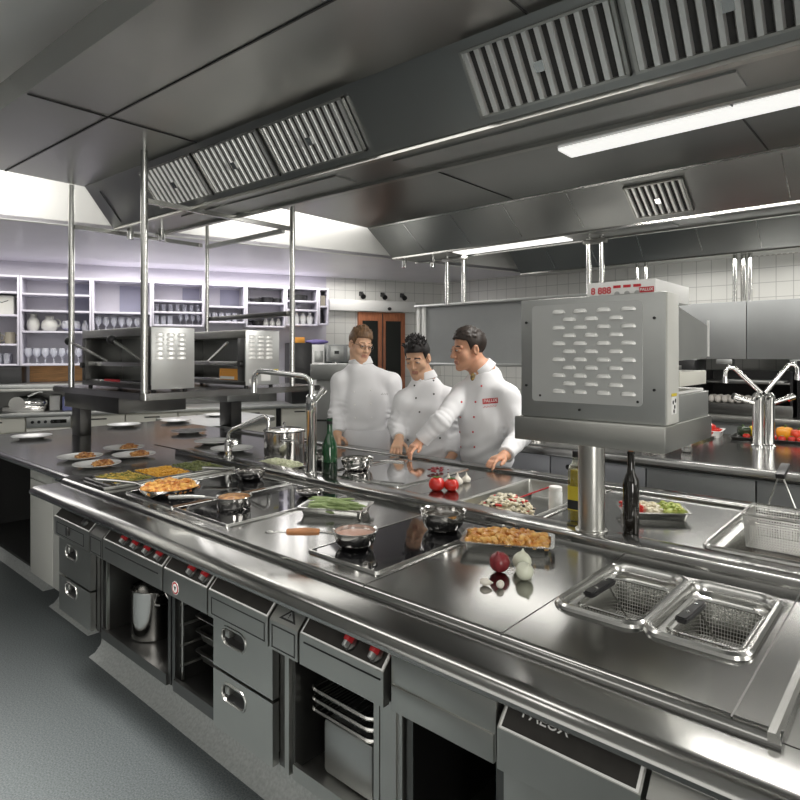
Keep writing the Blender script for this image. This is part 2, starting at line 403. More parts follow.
bm = NB(); box(bm, (-4.66, 2.0, 2.46), (HX1, 2.035, 2.50)); box(bm, (-4.66, 2.325, 2.46), (HX1, 2.36, 2.50)); part('gutter_lip', bm, M['steel'], hood)
bm = NB()
box(bm, (-4.65, 1.28, 2.739), (HX1, 1.287, 2.7455))
for xx in (-3.2, -1.1, 1.0): box(bm, (xx, .91, 2.739), (xx+.007, 1.78, 2.7455))
part('panel_seam', bm, M['rub'], hood)
for k in range(3):
    bm = NB(); box(bm, (-3.9+k*1.9, 2.10, 2.468), (-2.4+k*1.9, 2.25, 2.4775)); part('lens_panel', bm, M['dull'], hood)
for a, b in ((-4.57, 2.08), (-4.43, 2.25)): bm = NB(); cyl(bm, (a, b, 2.48), (a, b, 2.39), .024); part('drain_cock', bm, M['chrome'], hood)
for ch in hood.children_recursive:          # this canopy hangs slightly out of line with the island
    for v in ch.data.vertices:
        if v.co.y + 2.2 < 2.5: v.co.y += .042 * (v.co.x - 1 + 4.66)
# second canopy: seams, one small grille, lit lamp strips
filt(-1.65, -1.25, (4.25, 2.703), (4.50, 2.530), hood2, 9)
for xx in (-3.69, -3.15, -2.62, -2.07, -.69, .12): bm = NB(); on_slope(bm, xx, xx+.008, (4.22, 2.724), (4.52, 2.516), .0005, .003); part('panel_seam', bm, M['mirror'], hood2, angle=0)
bm = NB(); on_slope(bm, -4.1, HX1, (4.19, 2.745), (4.205, 2.735), .0005, .003)
part('panel_seam', bm, M['mirror'], hood2, angle=0)
bm = NB(); box(bm, (-1.68, 3.32, 2.73), (2.4, 3.50, 2.7455), .003); part('light_panel', bm, M['lamp'], hood2)
for a, b in ((-3.44, -2.31), (-2.02, -1.45), (-1.19, .5)):
    bm = NB(); box(bm, (a, 4.65, 2.486), (b, 4.84, 2.4955), .002); part('light_panel', bm, M['lamp2' if a < -3 else 'dull'], hood2)
bm = NB(); box(bm, (-4.125, 4.55, 2.48), (HX1, 4.582, 2.51)); box(bm, (-4.125, 4.908, 2.48), (HX1, 4.94, 2.51)); part('gutter_lip', bm, M['mirror'], hood2)
bm = NB(); box(bm, (-2.5, 2.6, 2.739), (-2.493, 4.18, 2.7455)); box(bm, (-.75, 2.6, 2.739), (-.743, 4.18, 2.7455)); part('panel_seam', bm, M['rub'], hood2)
for a, b in ((-4.05, 4.65), (-3.81, 4.81)): bm = NB(); cyl(bm, (a, b, 2.5), (a, b, 2.40), .026); part('drain_cock', bm, M['chrome'], hood2)
for xx in (-3.25, -2.75, -2.25, -1.69, -1.19, -.62): bm = NB(); on_slope(bm, xx, xx+.008, (6.10, 2.723), (6.35, 2.504), .0005, .003); part('panel_seam', bm, M['mirror'], hood3, angle=0)
bm = NB(); box(bm, (-3.71, 6.375, 2.467), (HX1, 6.405, 2.495)); part('gutter_lip', bm, M['mirror'], hood3)
for xx in (-1.31, -.775, -.24): filt(xx, xx+.525, (6.77, 2.495), (7.04, 2.632), hood3, 11)
# suspension frames hanging from the canopies (pairs of tubes)
def hanger(x0, x1, y, z0, z1, label, bar):
    t = T('ceiling_hanger', label, 'hanger', (x0, y, z1))
    for xx in (x0, x1):
        bm = NB(); cyl(bm, (xx, y, z0), (xx, y, z1), .02, n=12); part('tube', bm, M['mirror'], t)
    if bar:
        bm = NB(); box(bm, (x0-.04, y-.025, z1-.06), (x1+.04, y+.025, z1-.026), .003); part('crossbar', bm, M['steel'], t)
hanger(-3.62, -3.42, 4.8, 2.015, 2.49, 'pair of steel hanging tubes with crossbar above the young chef', True)
hanger(-2.15, -2.04, 4.8, 2.015, 2.49, 'pair of steel hanging tubes behind the vented grill', True)
hanger(-2.37, -2.28, 6.5, 2.02, 2.4825, 'thin pair of hanging tubes on the far canopy, above the grill control box', False)
hanger(-1.44, -1.31, 6.5, 2.02, 2.4825, 'outer pair of steel tubes above the far grey wall units', False)
bm = NB(); cyl(bm, (-1.375, 6.55, 2.02), (-1.375, 6.55, 2.4825), .028, n=12); one('hanging_tube', bm, M['mirror'], 'thick single steel tube between the close pair above the grey wall units', 'tube', (-1.375, 6.55, 2.4825))
# ================================================================ COOKING ISLAND
FRY = [(-.703, -.503), (-.487, -.287)]          # x ranges of the two front fryers
FY0, FY1 = 1.372, 1.758
RX = -.205                                      # right end of the plates
isl = T('worktop', 'long stainless worktop of the near cooking island with raised middle rail', 'worktop', (-2.2, 1.9, .86))
bm = NB(); slab(bm, (-3.30, RX), (1.16, 1.88), .862, .900, [(a+.008, b-.008, FY0+.008, FY1-.008) for a, b in FRY])
part('front_plate', bm, M['top'], isl)
bm = NB(); prism(bm, [(1.165, .900), (1.152, .898), (1.142, .891), (1.138, .882), (1.138, .862), (1.165, .862)], 'x', -3.26, RX+.02); part('plate_edge', bm, M['top'], isl)
rim = [(1.16, .880), (1.045, .880), (1.022, .877), (1.006, .868), (1.0, .858), (1.003, .847), (1.014, .838), (1.03, .834), (1.07, .834), (1.16, .85)]
bm = NB(); prism(bm, rim, 'x', -3.27, .1); part('front_rim', bm, M['top'], isl)
bm = NB(); prism(bm, [(RX, .862), (RX, .902), (RX+.012, .903), (RX+.018, .896), (RX+.018, .862)], 'y', 1.14, 1.88); part('end_strip', bm, M['mirror'], isl)
bm = NB(); prism(bm, [(RX+.018, .8795), (-.06, .8795), (-.035, .872), (-.03, .858), (-.04, .845), (RX+.018, .84)], 'y', 1.165, 2.715); part('end_rim', bm, M['top'], isl)
# middle rail
bm = NB(); prism(bm, [(1.872, .89), (1.872, .924), (1.875, .9285), (1.880, .930), (1.980, .930), (1.985, .9285), (1.988, .924), (1.988, .89)], 'x', -3.50, RX+.018); part('middle_rail', bm, M['top'], isl)
# back plate with sunken pan and rear fryer openings
BP = (-1.50, -1.14, 2.06, 2.66); BF = (-.555, -.235, 2.10, 2.62)
bm = NB(); slab(bm, (-4.0, RX), (1.98, 2.73), .862, .900, [(BP[0]+.006, BP[1]-.006, BP[2]+.006, BP[3]-.006), (BF[0]+.006, BF[1]-.006, BF[2]+.006, BF[3]-.006)])
part('back_plate', bm, M['top'], isl)
bm = NB(); prism(bm, [(2.72, .862), (2.72, .906), (2.724, .911), (2.73, .913), (2.815, .913), (2.823, .910), (2.828, .902), (2.828, .872), (2.82, .864)], 'x', -4.3, -.05); part('back_rim', bm, M['top'], isl)
# pass plate at the left end, with the set-back front edge
bm = NB(); slab(bm, (-5.4, -3.30), (1.20, 2.0), .862, .900); slab(bm, (-5.4, -4.0), (2.0, 2.80), .862, .900); part('pass_plate', bm, M['top'], isl)
bm = NB(); prism(bm, [(1.24, .900), (1.20, .899), (1.186, .893), (1.180, .882), (1.184, .866), (1.20, .858), (1.24, .858)], 'x', -5.4, -3.26); part('pass_edge', bm, M['top'], isl)
pp = [(-5.6, 2.80), (-4.62, 2.80), (-4.62, 3.02), (-4.86, 3.60), (-4.91, 3.68), (-5.0, 3.72), (-5.6, 3.72)]
bm = NB(); prism(bm, pp, 'z', .86, .901); part('pass_return', bm, M['dull'], isl)
# faint plate seams
for xx, ya, yb in ((-.722, 1.15, 1.87), (-.262, 1.15, 1.87), (-1.15, 1.15, 1.87), (-1.70, 2.0, 2.72)): bm = NB(); box(bm, (xx, ya, .8995), (xx+.003, yb, .9006)); part('plate_seam', bm, M['dsteel'], isl)
bm = NB(); box(bm, (-1.112, 2.02, .899), (-1.10, 2.70, .904), .002); part('plate_strip', bm, M['mirror'], isl)
# ---- carcass behind the units, pass cabinet
bm = NB(); box(bm, (-5.1, 1.76, .0), (-.2, 2.70, .66)); slab(bm, (-5.1, -.2), (1.76, 2.70), .66, .861, [(BP[0], BP[1], BP[2], BP[3]), (BF[0], BF[1], BF[2], BF[3])]); one('island_core', bm, M['dsteel'], 'dark steel body of the cooking island between its front and back units', 'cabinet', (-2.5, 2.2, 0))
bm = NB(); prism(bm, [(-5.58, 2.84), (-4.66, 2.84), (-4.66, 3.0), (-4.93, 3.62), (-5.0, 3.68), (-5.58, 3.68)], 'z', 0, .86)
one('pass_cabinet', bm, M['cream'], 'cream cabinet carrying the plate counter at the far left end of the island', 'cabinet', (-5.1, 3.2, 0))
# ---- plinths
def plinth(n, x0, x1, yf, h, cove=.05):
    pr = [(yf-cove, 0), (yf-cove*.55, .012), (yf-.012, cove*.6), (yf, cove*1.4), (yf, h), (2.6, h), (2.6, 0)]
    bm = NB(); prism(bm, pr, 'x', x0, x1)
    # coved left end
    pe = [(x0-cove, 0), (x0-cove*.55, .012), (x0-.012, cove*.6), (x0, cove*1.4), (x0, h), (x0+.02, h), (x0+.02, 0)]
    prism(bm, pe, 'y', yf, 2.5)
    struct('baseboard_%s' % n, bm, M['plinth'])
plinth('island_left', -5.35, -4.28, 1.44, .225)
plinth('island_mid', -4.0, -3.42, 1.40, .215, .07)
plinth('island', -3.18, -.2, 1.31, .345, .07)
# ---- front units
def xz_slab(bm, x0, x1, z0, z1, y0, y1, holes=()):
    b2 = NB(); slab(b2, (x0, x1), (z0, z1), y0, y1, holes)
    b2.transform(Matrix(((1,0,0,0),(0,0,1,0),(0,1,0,0),(0,0,0,1)))); bmesh.ops.recalc_face_normals(b2, faces=b2.faces[:])
    me = bpy.data.meshes.new('t'); b2.to_mesh(me); b2.free(); bm.from_mesh(me); bpy.data.meshes.remove(me)
def pill(cx, cz, w, h, y, n=8):
    o = []; r = h/2
    for s, a in ((1, -PI/2), (-1, PI/2)):
        for i in range(n+1):
            t = a+PI*i/n; o.append((cx+s*(w/2-r)+r*math.cos(t), y, cz+r*math.sin(t)))
    return o
def drawer(parent, x0, x1, z0, z1, yf, hx, hz, w=.112, h=.046):
    bm = NB(); xz_slab(bm, x0, x1, z0, z1, yf, yf+.022, [(hx-w/2, hx+w/2, hz-h/2, hz+h/2)])
    box(bm, (x0+.01, yf+.023, z0+.01), (x1-.03, yf+.5, z1-.05))
    d = part('drawer', bm, M['steel'], parent)
    bm = NB(); loft(bm, [pill(hx, hz, w+.026, h+.020, yf+.0015), pill(hx, hz, w+.022, h+.016, yf-.003), pill(hx, hz, w+.012, h+.006, yf-.003), pill(hx, hz, w+.006, h+.0, yf+.004)], False, False)
    hb = part('handle', bm, M['steel'], d, angle=25)
    bm = NB(); loft(bm, [pill(hx, hz, w+.006, h+.0, yf+.0035), pill(hx, hz, w-.004, h-.008, yf+.018), pill(hx, hz, w-.012, h-.014, yf+.0215)], False, True); part('finger_pocket', bm, M['rub'], d)
    bm = NB(); box(bm, (hx-w*.40, yf-.002, hz-.004), (hx-w*.40+.022, yf+.02, hz+.021), .004); part('latch', bm, M['steel'], d)
u1 = T('base_cabinet', 'two-drawer steel cabinet at the left end, right of the white panels', 'cabinet', (-2.82, 1.06, .35))
bm = NB(); box(bm, (-3.0, 1.07, .35), (-2.965, 1.74, .70)); box(bm, (-2.66, 1.07, .35), (-2.625, 1.74, .70)); box(bm, (-2.965, 1.70, .35), (-2.66, 1.74, .70)); box(bm, (-2.965, 1.075, .35), (-2.66, 1.70, .36)); part('body', bm, M['dsteel'], u1)
drawer(u1, -3.01, -2.66, .522, .682, 1.045, -2.87, .637)
drawer(u1, -3.01, -2.66, .352, .512, 1.045, -2.87, .470)
u4 = T('base_cabinet', 'two-drawer steel cabinet in the middle, between tray rack and basket bay', 'cabinet', (-1.55, 1.06, .345))
bm = NB(); box(bm, (-1.70, 1.07, .345), (-1.68, 1.74, .70)); box(bm, (-1.405, 1.07, .345), (-1.365, 1.74, .70)); box(bm, (-1.68, 1.70, .345), (-1.405, 1.74, .70)); box(bm, (-1.68, 1.075, .345), (-1.405, 1.70, .355)); part('body', bm, M['dsteel'], u4)
drawer(u4, -1.712, -1.405, .538, .700, 1.045, -1.60, .650)
drawer(u4, -1.712, -1.405, .348, .528, 1.045, -1.60, .475)
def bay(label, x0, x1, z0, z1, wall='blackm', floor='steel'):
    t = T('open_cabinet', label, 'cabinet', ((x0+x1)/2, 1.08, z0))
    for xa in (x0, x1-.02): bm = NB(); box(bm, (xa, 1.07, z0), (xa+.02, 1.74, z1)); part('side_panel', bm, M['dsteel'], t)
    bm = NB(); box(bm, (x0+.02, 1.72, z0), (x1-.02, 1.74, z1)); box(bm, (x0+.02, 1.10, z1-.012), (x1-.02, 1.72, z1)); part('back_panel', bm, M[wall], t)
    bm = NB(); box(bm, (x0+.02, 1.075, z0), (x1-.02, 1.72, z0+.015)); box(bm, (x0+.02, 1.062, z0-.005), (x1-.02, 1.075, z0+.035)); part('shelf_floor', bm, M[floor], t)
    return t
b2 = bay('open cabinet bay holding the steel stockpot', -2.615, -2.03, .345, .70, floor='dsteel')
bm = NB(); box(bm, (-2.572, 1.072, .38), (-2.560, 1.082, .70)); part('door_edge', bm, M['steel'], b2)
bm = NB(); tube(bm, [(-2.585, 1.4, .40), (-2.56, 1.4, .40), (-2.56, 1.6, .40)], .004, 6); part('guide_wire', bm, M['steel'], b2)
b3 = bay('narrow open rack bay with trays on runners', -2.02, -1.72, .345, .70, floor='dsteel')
for k in range(4):
    bm = NB()
    for xx in (-1.995, -1.735): tube(bm, [(xx, 1.09, .418+.072*k), (xx, 1.68, .418+.072*k)], .006, 6)
    part('runner', bm, M['steel'], b3)
bm = NB()
for yy in (1.095, 1.4, 1.68): tube(bm, [(-1.993, yy, .37), (-1.993, yy, .69)], .005, 6)
part('rack_upright', bm, M['steel'], b3)
def tray(w, d, h, lip=.012, th=.0015, r=.02):
    """gastronorm container, origin at the bottom centre"""
    bm = NB(); x, y = w/2, d/2; i = .012
    loft(bm, [rr(-x, x, -y, y, r, h-.003), rr(-x, x, -y, y, r, h), rr(-x+lip, x-lip, -y+lip, y-lip, r*.8, h), rr(-x+lip+.003, x-lip-.003, -y+lip+.003, y-lip-.003, r*.8, h-.006), rr(-x+lip+i, x-lip-i, -y+lip+i, y-lip-i, r*.7, .0035),], False, True)
    loft(bm, [rr(-x+lip*.6, x-lip*.6, -y+lip*.6, y-lip*.6, r*.9, h-.003), rr(-x+lip, x-lip, -y+lip, y-lip, r*.8, h-.008), rr(-x+lip+i-.004, x-lip-i+.004, -y+lip+i-.004, y-lip-i+.004, r*.7, 0)], False, True)
    loft(bm, [rr(-x, x, -y, y, r, h-.003), rr(-x+lip*.6, x-lip*.6, -y+lip*.6, y-lip*.6, r*.9, h-.003)], False, False)
    bmesh.ops.recalc_face_normals(bm, faces=bm.faces[:]); return bm
for k in range(4):
    lab = ['lowest steel tray in the rack bay beside the stockpot', 'second steel tray from the bottom of the rack bay', 'third steel tray from the bottom of the rack bay', 'topmost steel tray in the rack bay beside the stockpot'][k]
    one('food_tray', tray(.235, .40, .04 if k < 2 else .02), M['steel'], lab, 'tray', (-1.865, 1.33, .426+.072*k-(.0 if k < 2 else 0)), 'steel trays in the rack', local=True)
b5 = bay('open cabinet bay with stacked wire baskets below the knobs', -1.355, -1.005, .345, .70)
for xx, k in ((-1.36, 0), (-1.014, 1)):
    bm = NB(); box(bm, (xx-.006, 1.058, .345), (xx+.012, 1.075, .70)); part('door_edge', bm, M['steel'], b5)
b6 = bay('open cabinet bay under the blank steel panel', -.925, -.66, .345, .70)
bm = NB(); box(bm, (-1.0, 1.06, .345), (-.93, 1.74, .70)); box(bm, (-.985, 1.055, .345), (-.945, 1.06, .70)); one('cabinet_post', bm, M['steel'], 'upright steel post between basket bay and the bay right of it', 'post', (-.965, 1.06, .345))
u7 = T('base_cabinet', 'closed steel cabinet at the right end below the dark control panel', 'cabinet', (-.43, 1.05, .345))
bm = NB(); box(bm, (-.65, 1.07, .345), (-.21, 1.74, .70)); part('body', bm, M['dsteel'], u7)
for a, b in ((-.648, -.432), (-.428, -.212)):
    bm = NB(); box(bm, (a, 1.045, .348), (b, 1.068, .70), .004); d = part('door', bm, M['steel'], u7)
    bm = NB(); loft(bm, [pill((a+b)/2, .63, .12, .045, 1.0455), pill((a+b)/2, .63, .11, .035, 1.041), pill((a+b)/2, .63, .10, .028, 1.043)]); part('handle', bm, M['mirror'], d)
# stacked frying baskets in the bay
def wirebox(bm, x0, x1, y0, y1, z0, z1, nx, ny, nz, r=.0013, taper=.0):
    def P(a, b, c): 
        k = taper*(1-c); return (x0+(x1-x0)*(a*(1-2*k)+k), y0+(y1-y0)*(b*(1-2*k)+k), z0+(z1-z0)*c)
    for i in range(nx+1):
        a = i/nx; tube(bm, [P(a, 0, 1), P(a, 0, 0), P(a, 1, 0), P(a, 1, 1)], r, 4)
    for j in range(ny+1):
        b = j/ny; tube(bm, [P(0, b, 1), P(0, b, 0), P(1, b, 0), P(1, b, 1)], r, 4)
    for k in range(1, nz):
        c = k/nz; tube(bm, [P(0, 0, c), P(1, 0, c), P(1, 1, c), P(0, 1, c)], r, 4, True)
for k in range(3):
    t = T('wire_basket', ['lowest of the stacked wire racks in the open bay', 'middle of the stacked wire racks in the open bay', 'topmost of the stacked wire racks in the open bay'][k], 'basket', (-1.18, 1.28, .52+.028*k), 'stacked wire racks')
    z = .535+.028*k
    bm = NB(); tube(bm, [(*p[:2], p[2]) for p in rr(-1.31, -1.06, 1.10, 1.46, .03, z)], .0055, 6, True); part('rim', bm, M['mirror'], t)
    bm = NB()
    for i in range(11): tube(bm, [(-1.305+.024*i+.003, 1.11, z-.004), (-1.305+.024*i+.003, 1.45, z-.004)], .002, 4)
    part('wires', bm, M['steel'], t)
bm = NB(); box(bm, (-1.27, 1.115, .363), (-1.08, 1.44, .512), .012); bx = one('storage_tin', bm, M['dull'], 'grey steel tin carrying the wire racks in the open bay', 'tin', (-1.18, 1.28, .363))
# stockpot in the bay
pt = T('stockpot', 'tall straight steel stockpot standing in the open cabinet bay', 'pot', (-2.43, 1.205, .36))
bm = NB(); lathe(bm, [(.08, 0), (.086, .006), (.087, .195), (.090, .2), (.088, .2015), (.084, .195), (.083, .012), (0, .011)], (0, 0, 0), 40, True, False); part('pot_body', bm, M['pansteel'], pt, local=True)
for sx in (1, -1):
    bm = NB(); tube(bm, [(sx*.086, -.035, .15), (sx*.112, -.03, .155), (sx*.112, .03, .155), (sx*.086, .035, .15)], .005, 8); part('handle', bm, M['chrome'], pt, local=True)
# ---- white side panels & dark bay at the far left
w = T('base_cabinet', 'white two-panel cabinet front set back under the left counter end', 'cabinet', (-3.6, 1.25, .215))
for a, b in ((-4.06, -3.705), (-3.695, -3.03)):
    bm = NB(); box(bm, (a, 1.25, .78), (b, 1.29, .858), .002); part('top_panel', bm, M['offwhite'], w)
    bm = NB(); box(bm, (a, 1.25, .215), (b, 1.29, .775), .002); part('door', bm, M['offwhite'], w)
bm = NB(); box(bm, (-4.06, 1.29, .215), (-3.03, 1.75, .855)); part('body', bm, M['offwhite'], w)
bm = NB(); tube(bm, [(-3.55, 1.24, .845), (-3.55, 1.215, .842), (-3.42, 1.215, .842), (-3.42, 1.24, .845)], .006, 6); part('rail', bm, M['chrome'], w)
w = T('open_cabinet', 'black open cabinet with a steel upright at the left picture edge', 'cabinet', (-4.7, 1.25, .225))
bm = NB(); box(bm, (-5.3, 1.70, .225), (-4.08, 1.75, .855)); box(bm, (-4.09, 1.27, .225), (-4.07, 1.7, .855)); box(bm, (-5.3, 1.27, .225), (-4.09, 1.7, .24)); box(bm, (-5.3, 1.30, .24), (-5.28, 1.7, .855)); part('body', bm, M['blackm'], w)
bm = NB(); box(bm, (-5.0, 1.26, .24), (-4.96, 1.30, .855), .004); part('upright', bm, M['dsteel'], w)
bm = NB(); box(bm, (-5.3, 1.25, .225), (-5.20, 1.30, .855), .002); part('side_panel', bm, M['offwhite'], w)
# ---- sloped control panels above the units
SA, SB = (1.062, .832), (1.018, .786)
SD = Vector((SB[0]-SA[0], SB[1]-SA[1])).normalized(); SN = Vector((-abs(SD.y), abs(SD.x))).normalized()
def slope_pt(x, t, h=0):
    p = Vector(SA).lerp(Vector(SB), t) + SN*h; return (x, p.x, p.y)
def slope_plate(bm, x0, x1, t0, t1, h0, h1):
    A = [slope_pt(x0, t0, h0), slope_pt(x0, t1, h0), slope_pt(x0, t1, h1), slope_pt(x0, t0, h1)]
    B = [slope_pt(x1, t0, h0), slope_pt(x1, t1, h0), slope_pt(x1, t1, h1), slope_pt(x1, t0, h1)]
    loft(bm, [A, B])
def frame_lines(bm, x0, x1, z0, z1, y, w=.003):
    for a, b in (((x0, z0), (x1, z0+w)), ((x0, z1-w), (x1, z1)), ((x0, z0), (x0+w, z1)), ((x1-w, z0), (x1, z1))): box(bm, (a[0], y-.0012, a[1]), (b[0], y+.001, b[1]))
def cpanel(x0, x1, label, dark=True, knobs=(), outline=None, zlow=.705):
    t = T('control_panel', label, 'control panel', ((x0+x1)/2, 1.05, .75))
    x1 -= .006
    bm = NB(); prism(bm, [(SA[0], SA[1]), (SB[0], SB[1]), (SB[0], zlow), (SB[0]+.02, zlow), (SB[0]+.03, .77), (1.10, SA[1])], 'x', x0, x1); part('fascia', bm, M['steel' if not dark or outline == 's' else 'steel'], t)
    if dark:
        bm = NB(); slope_plate(bm, x0+.004, x1-.004, .0, .97, .0002, .0015); part('plate_border', bm, M['whitelabel'], t)
        bm = NB(); slope_plate(bm, x0+.009, x1-.009, .07, .91, .0008, .0026); part('dark_plate', bm, M['panelblack'], t)
    for kx in knobs:
        bm = NB(); c = Vector(slope_pt(kx, .52, .002)); n3 = Vector((0, SN.x, SN.y)); cyl(bm, c, c+n3*.008, .021, .020, 24); k = part('knob', bm, M['dsteel'], t)
        bm = NB(); d3 = Vector((0, SD.x, SD.y)); e = Vector((1, 0, 0)); m = Matrix((e, d3, n3)).transposed().to_4x4(); m.translation = c+n3*.008
        b2_ = NB(); box(b2_, (-.006, -.016, 0), (.006, .018, .018), .003); b2_.transform(m); me = bpy.data.meshes.new('t'); b2_.to_mesh(me); b2_.free(); bm.from_mesh(me); bpy.data.meshes.remove(me)
        part('grip', bm, M['dull'], k)
        bm = NB(); box(bm, (-.0085, -.021, -.004), (.0085, .004, .0195), .003); bm.transform(m); part('red_cap', bm, M['red'], k)
    if outline:
        bm = NB(); frame_lines(bm, *outline, SB[0]); part('outline', bm, M['rub'], t)
    return t
c = cpanel(-2.99, -2.60, 'dark control plate at the left end, above the two drawers', knobs=(), outline=(-2.96, -2.66, .715, .768))
bm = NB(); cc = Vector(slope_pt(-2.68, .5, .003)); n3 = Vector((0, SN.x, SN.y)); cyl(bm, cc, cc+n3*.012, .02, .018); part('knob', bm, M['dsteel'], c)
bm = NB(); box(bm, (-2.835, 1.008, .73), (-2.815, 1.018, .765), .003); part('lock', bm, M['rub'], c)
cpanel(-2.598, -2.475, 'narrow blank steel panel left of the four red knobs', dark=False, outline=(-2.59, -2.49, .712, .775))
cpanel(-2.472, -1.985, 'control panel with four red and grey knobs', knobs=(-2.305, -2.215, -2.122, -2.033), outline=(-2.45, -2.02, .755, .76))
c = cpanel(-1.982, -1.70, 'control panel with two red knobs above the tray rack', knobs=(-1.815, -1.735))
for zz, r, m_ in ((.0, .022, 'whitelabel'), (.0006, .0195, 'redlabel'), (.0012, .0145, 'whitelabel')):
    bm = NB(); cyl(bm, (-1.90, SB[0]-.0004, .738), (-1.90, SB[0]-.0012-zz, .738), r, n=24); part('round_badge', bm, M[m_], c)
bm = NB(); prism(bm, [(-1.908, .744), (-1.892, .744), (-1.9, .728)], 'y', SB[0]-.0026, SB[0]-.0015); part('badge_mark', bm, M['rub'], c)
cpanel(-1.697, -1.385, 'long blank dark control plate above the middle drawers', outline=(-1.68, -1.405, .715, .768))
c = cpanel(-1.382, -1.255, 'short steel panel with a warning triangle', dark=False, outline=(-1.372, -1.272, .712, .775))
a = [slope_pt(-1.315, .25, .0004), slope_pt(-1.35, .8, .0004), slope_pt(-1.28, .8, .0004)]; b = [tuple(Vector(p)+Vector((0, SN.x, SN.y))*.0008) for p in a]
bm = NB(); loft(bm, [a, b]); part('warning_triangle', bm, M['rub'], c)
a = [slope_pt(-1.315, .40, .0013), slope_pt(-1.337, .72, .0013), slope_pt(-1.293, .72, .0013)]; b = [tuple(Vector(p)+Vector((0, SN.x, SN.y))*.0006) for p in a]
bm = NB(); loft(bm, [a, b]); part('triangle_field', bm, M['dull'], c)
bm = NB(); slope_plate(bm, -1.317, -1.313, .48, .60, .0018, .0026); slope_plate(bm, -1.317, -1.313, .64, .68, .0018, .0026); part('exclamation_mark', bm, M['rub'], c)
cpanel(-1.252, -.945, 'control panel with two red knobs above the wire racks', knobs=(-1.075, -.988), outline=(-1.235, -.96, .765, .769))
t = T('control_panel', 'plain steel panel right of the last red knobs', 'control panel', (-.8, 1.04, .75))
bm = NB(); box(bm, (-.938, 1.03, .705), (-.655, 1.06, .832), .003); box(bm, (-.935, 1.026, .702), (-.658, 1.04, .762), .003); part('fascia', bm, M['steel'], t)
c = cpanel(-.645, -.36, 'dark control plate with small white maker lettering, lower right')
tb = text_bm('PALUX', .032); place_bm(tb, slope_pt(-.555, .30, .0028), (1, 0, 0), (0, -SD.x, -SD.y)); part('lettering', tb, M['whitelabel'], c)
cpanel(-.357, -.22, 'short blank steel panel at the right end of the front', dark=False)
# ================================================================ HOBS ON THE FRONT PLATE
def hob(name, label, cat, x0, x1, y0, y1, zt=.906, m='glassblack', seam=True, group=None):
    t = T(name, label, cat, ((x0+x1)/2, (y0+y1)/2, .90))
    bm = NB(); loft(bm, [rr(x0-.010, x1+.010, y0-.010, y1+.010, .012, .9003), rr(x0-.007, x1+.007, y0-.007, y1+.007, .011, zt+.002), rr(x0-.001, x1+.001, y0-.001, y1+.001, .008, zt+.002), rr(x0, x1, y0, y1, .008, .901)], True, False); part('frame', bm, M['mirror'], t)
    bm = NB(); loft(bm, [rr(x0, x1, y0, y1, .008, .9006), rr(x0, x1, y0, y1, .008, zt)]); part('glass_plate', bm, M[m], t)
    return t
hob('induction_hob', 'black ceramic hob carrying the copper-handled saucepan and steel bowl', 'hob', -1.462, -1.178, 1.235, 1.835)
hob('induction_hob', 'black ceramic hob with the two small saucepans, second from left', 'hob', -2.275, -1.905, 1.22, 1.80)
hob('induction_hob', 'black ceramic hob under the frying pan of potatoes at left', 'hob', -2.70, -2.30, 1.22, 1.80)
hob('induction_hob', 'black ceramic hob at the back of the island, in front of the man with glasses', 'hob', -2.98, -2.39, 2.09, 2.69)
hob('griddle_plate', 'wide polished steel griddle plate in front of the young chef', 'griddle', -2.31, -1.87, 2.09, 2.66, m='griddle')
bm = NB(); prism(bm, [(1.215, .9065), (1.66, .9065), (1.66, .911), (1.215, .911)], 'x', -2.2915, -2.2855); one('edge_strip', bm, M['copper'], 'coppery edge strip between the two left hobs', 'strip', (-2.288, 1.5, .907))
# bain-marie with three food pans at the left
bmz = T('bain_marie', 'drop-in food warmer frame with three shallow food pans, left of the frying pan', 'food warmer', (-2.98, 1.5, .90))
bm = NB(); loft(bm, [rr(-3.165, -2.83, 1.20, 1.85, .02, .9003), rr(-3.16, -2.835, 1.205, 1.845, .02, .909), rr(-3.15, -2.845, 1.215, 1.835, .02, .911), rr(-3.14, -2.855, 1.225, 1.825, .02, .905)], True, True); part('frame', bm, M['dsteel'], bmz)
bm = NB(); box(bm, (-2.83, 1.165, .9005), (-2.815, 1.85, .914), .003); part('side_strip', bm, M['steel'], bmz)
rng = random.Random(3)
def hgt(u, v, h, rnd):
    r2 = min(1, u*u+v*v) if rnd else max(u*u, v*v)**2
    return h*(1-r2)**.7
def crumbs(bm, x0, x1, y0, y1, z, n, size, hump=.0, flat=.6, ang=0, round_=False):
    """a heap of small irregular pieces lying on the mound"""
    cx, cy = (x0+x1)/2, (y0+y1)/2
    for i in range(n):
        if round_:
            r_ = math.sqrt(rng.random())*.97; a_ = rng.random()*2*PI; u, v = r_*math.cos(a_), r_*math.sin(a_)
        else: u, v = rng.uniform(-.97, .97), rng.uniform(-.97, .97)
        s = size*rng.uniform(.6, 1.25)
        p = Vector((cx+u*(x1-x0)/2, cy+v*(y1-y0)/2, z+hgt(u, v, hump, round_)+s*rng.uniform(.05, .4)))
        m = Matrix.Translation(p) @ Matrix.Rotation(rng.random()*6.28, 4, 'Z') @ Matrix.Rotation(rng.uniform(-.7, .7), 4, 'X') @ Matrix.Diagonal((s, s*rng.uniform(.4, .75), s*flat*rng.uniform(.5, .9), 1))
        bmesh.ops.create_icosphere(bm, subdivisions=1, radius=.55, matrix=m)
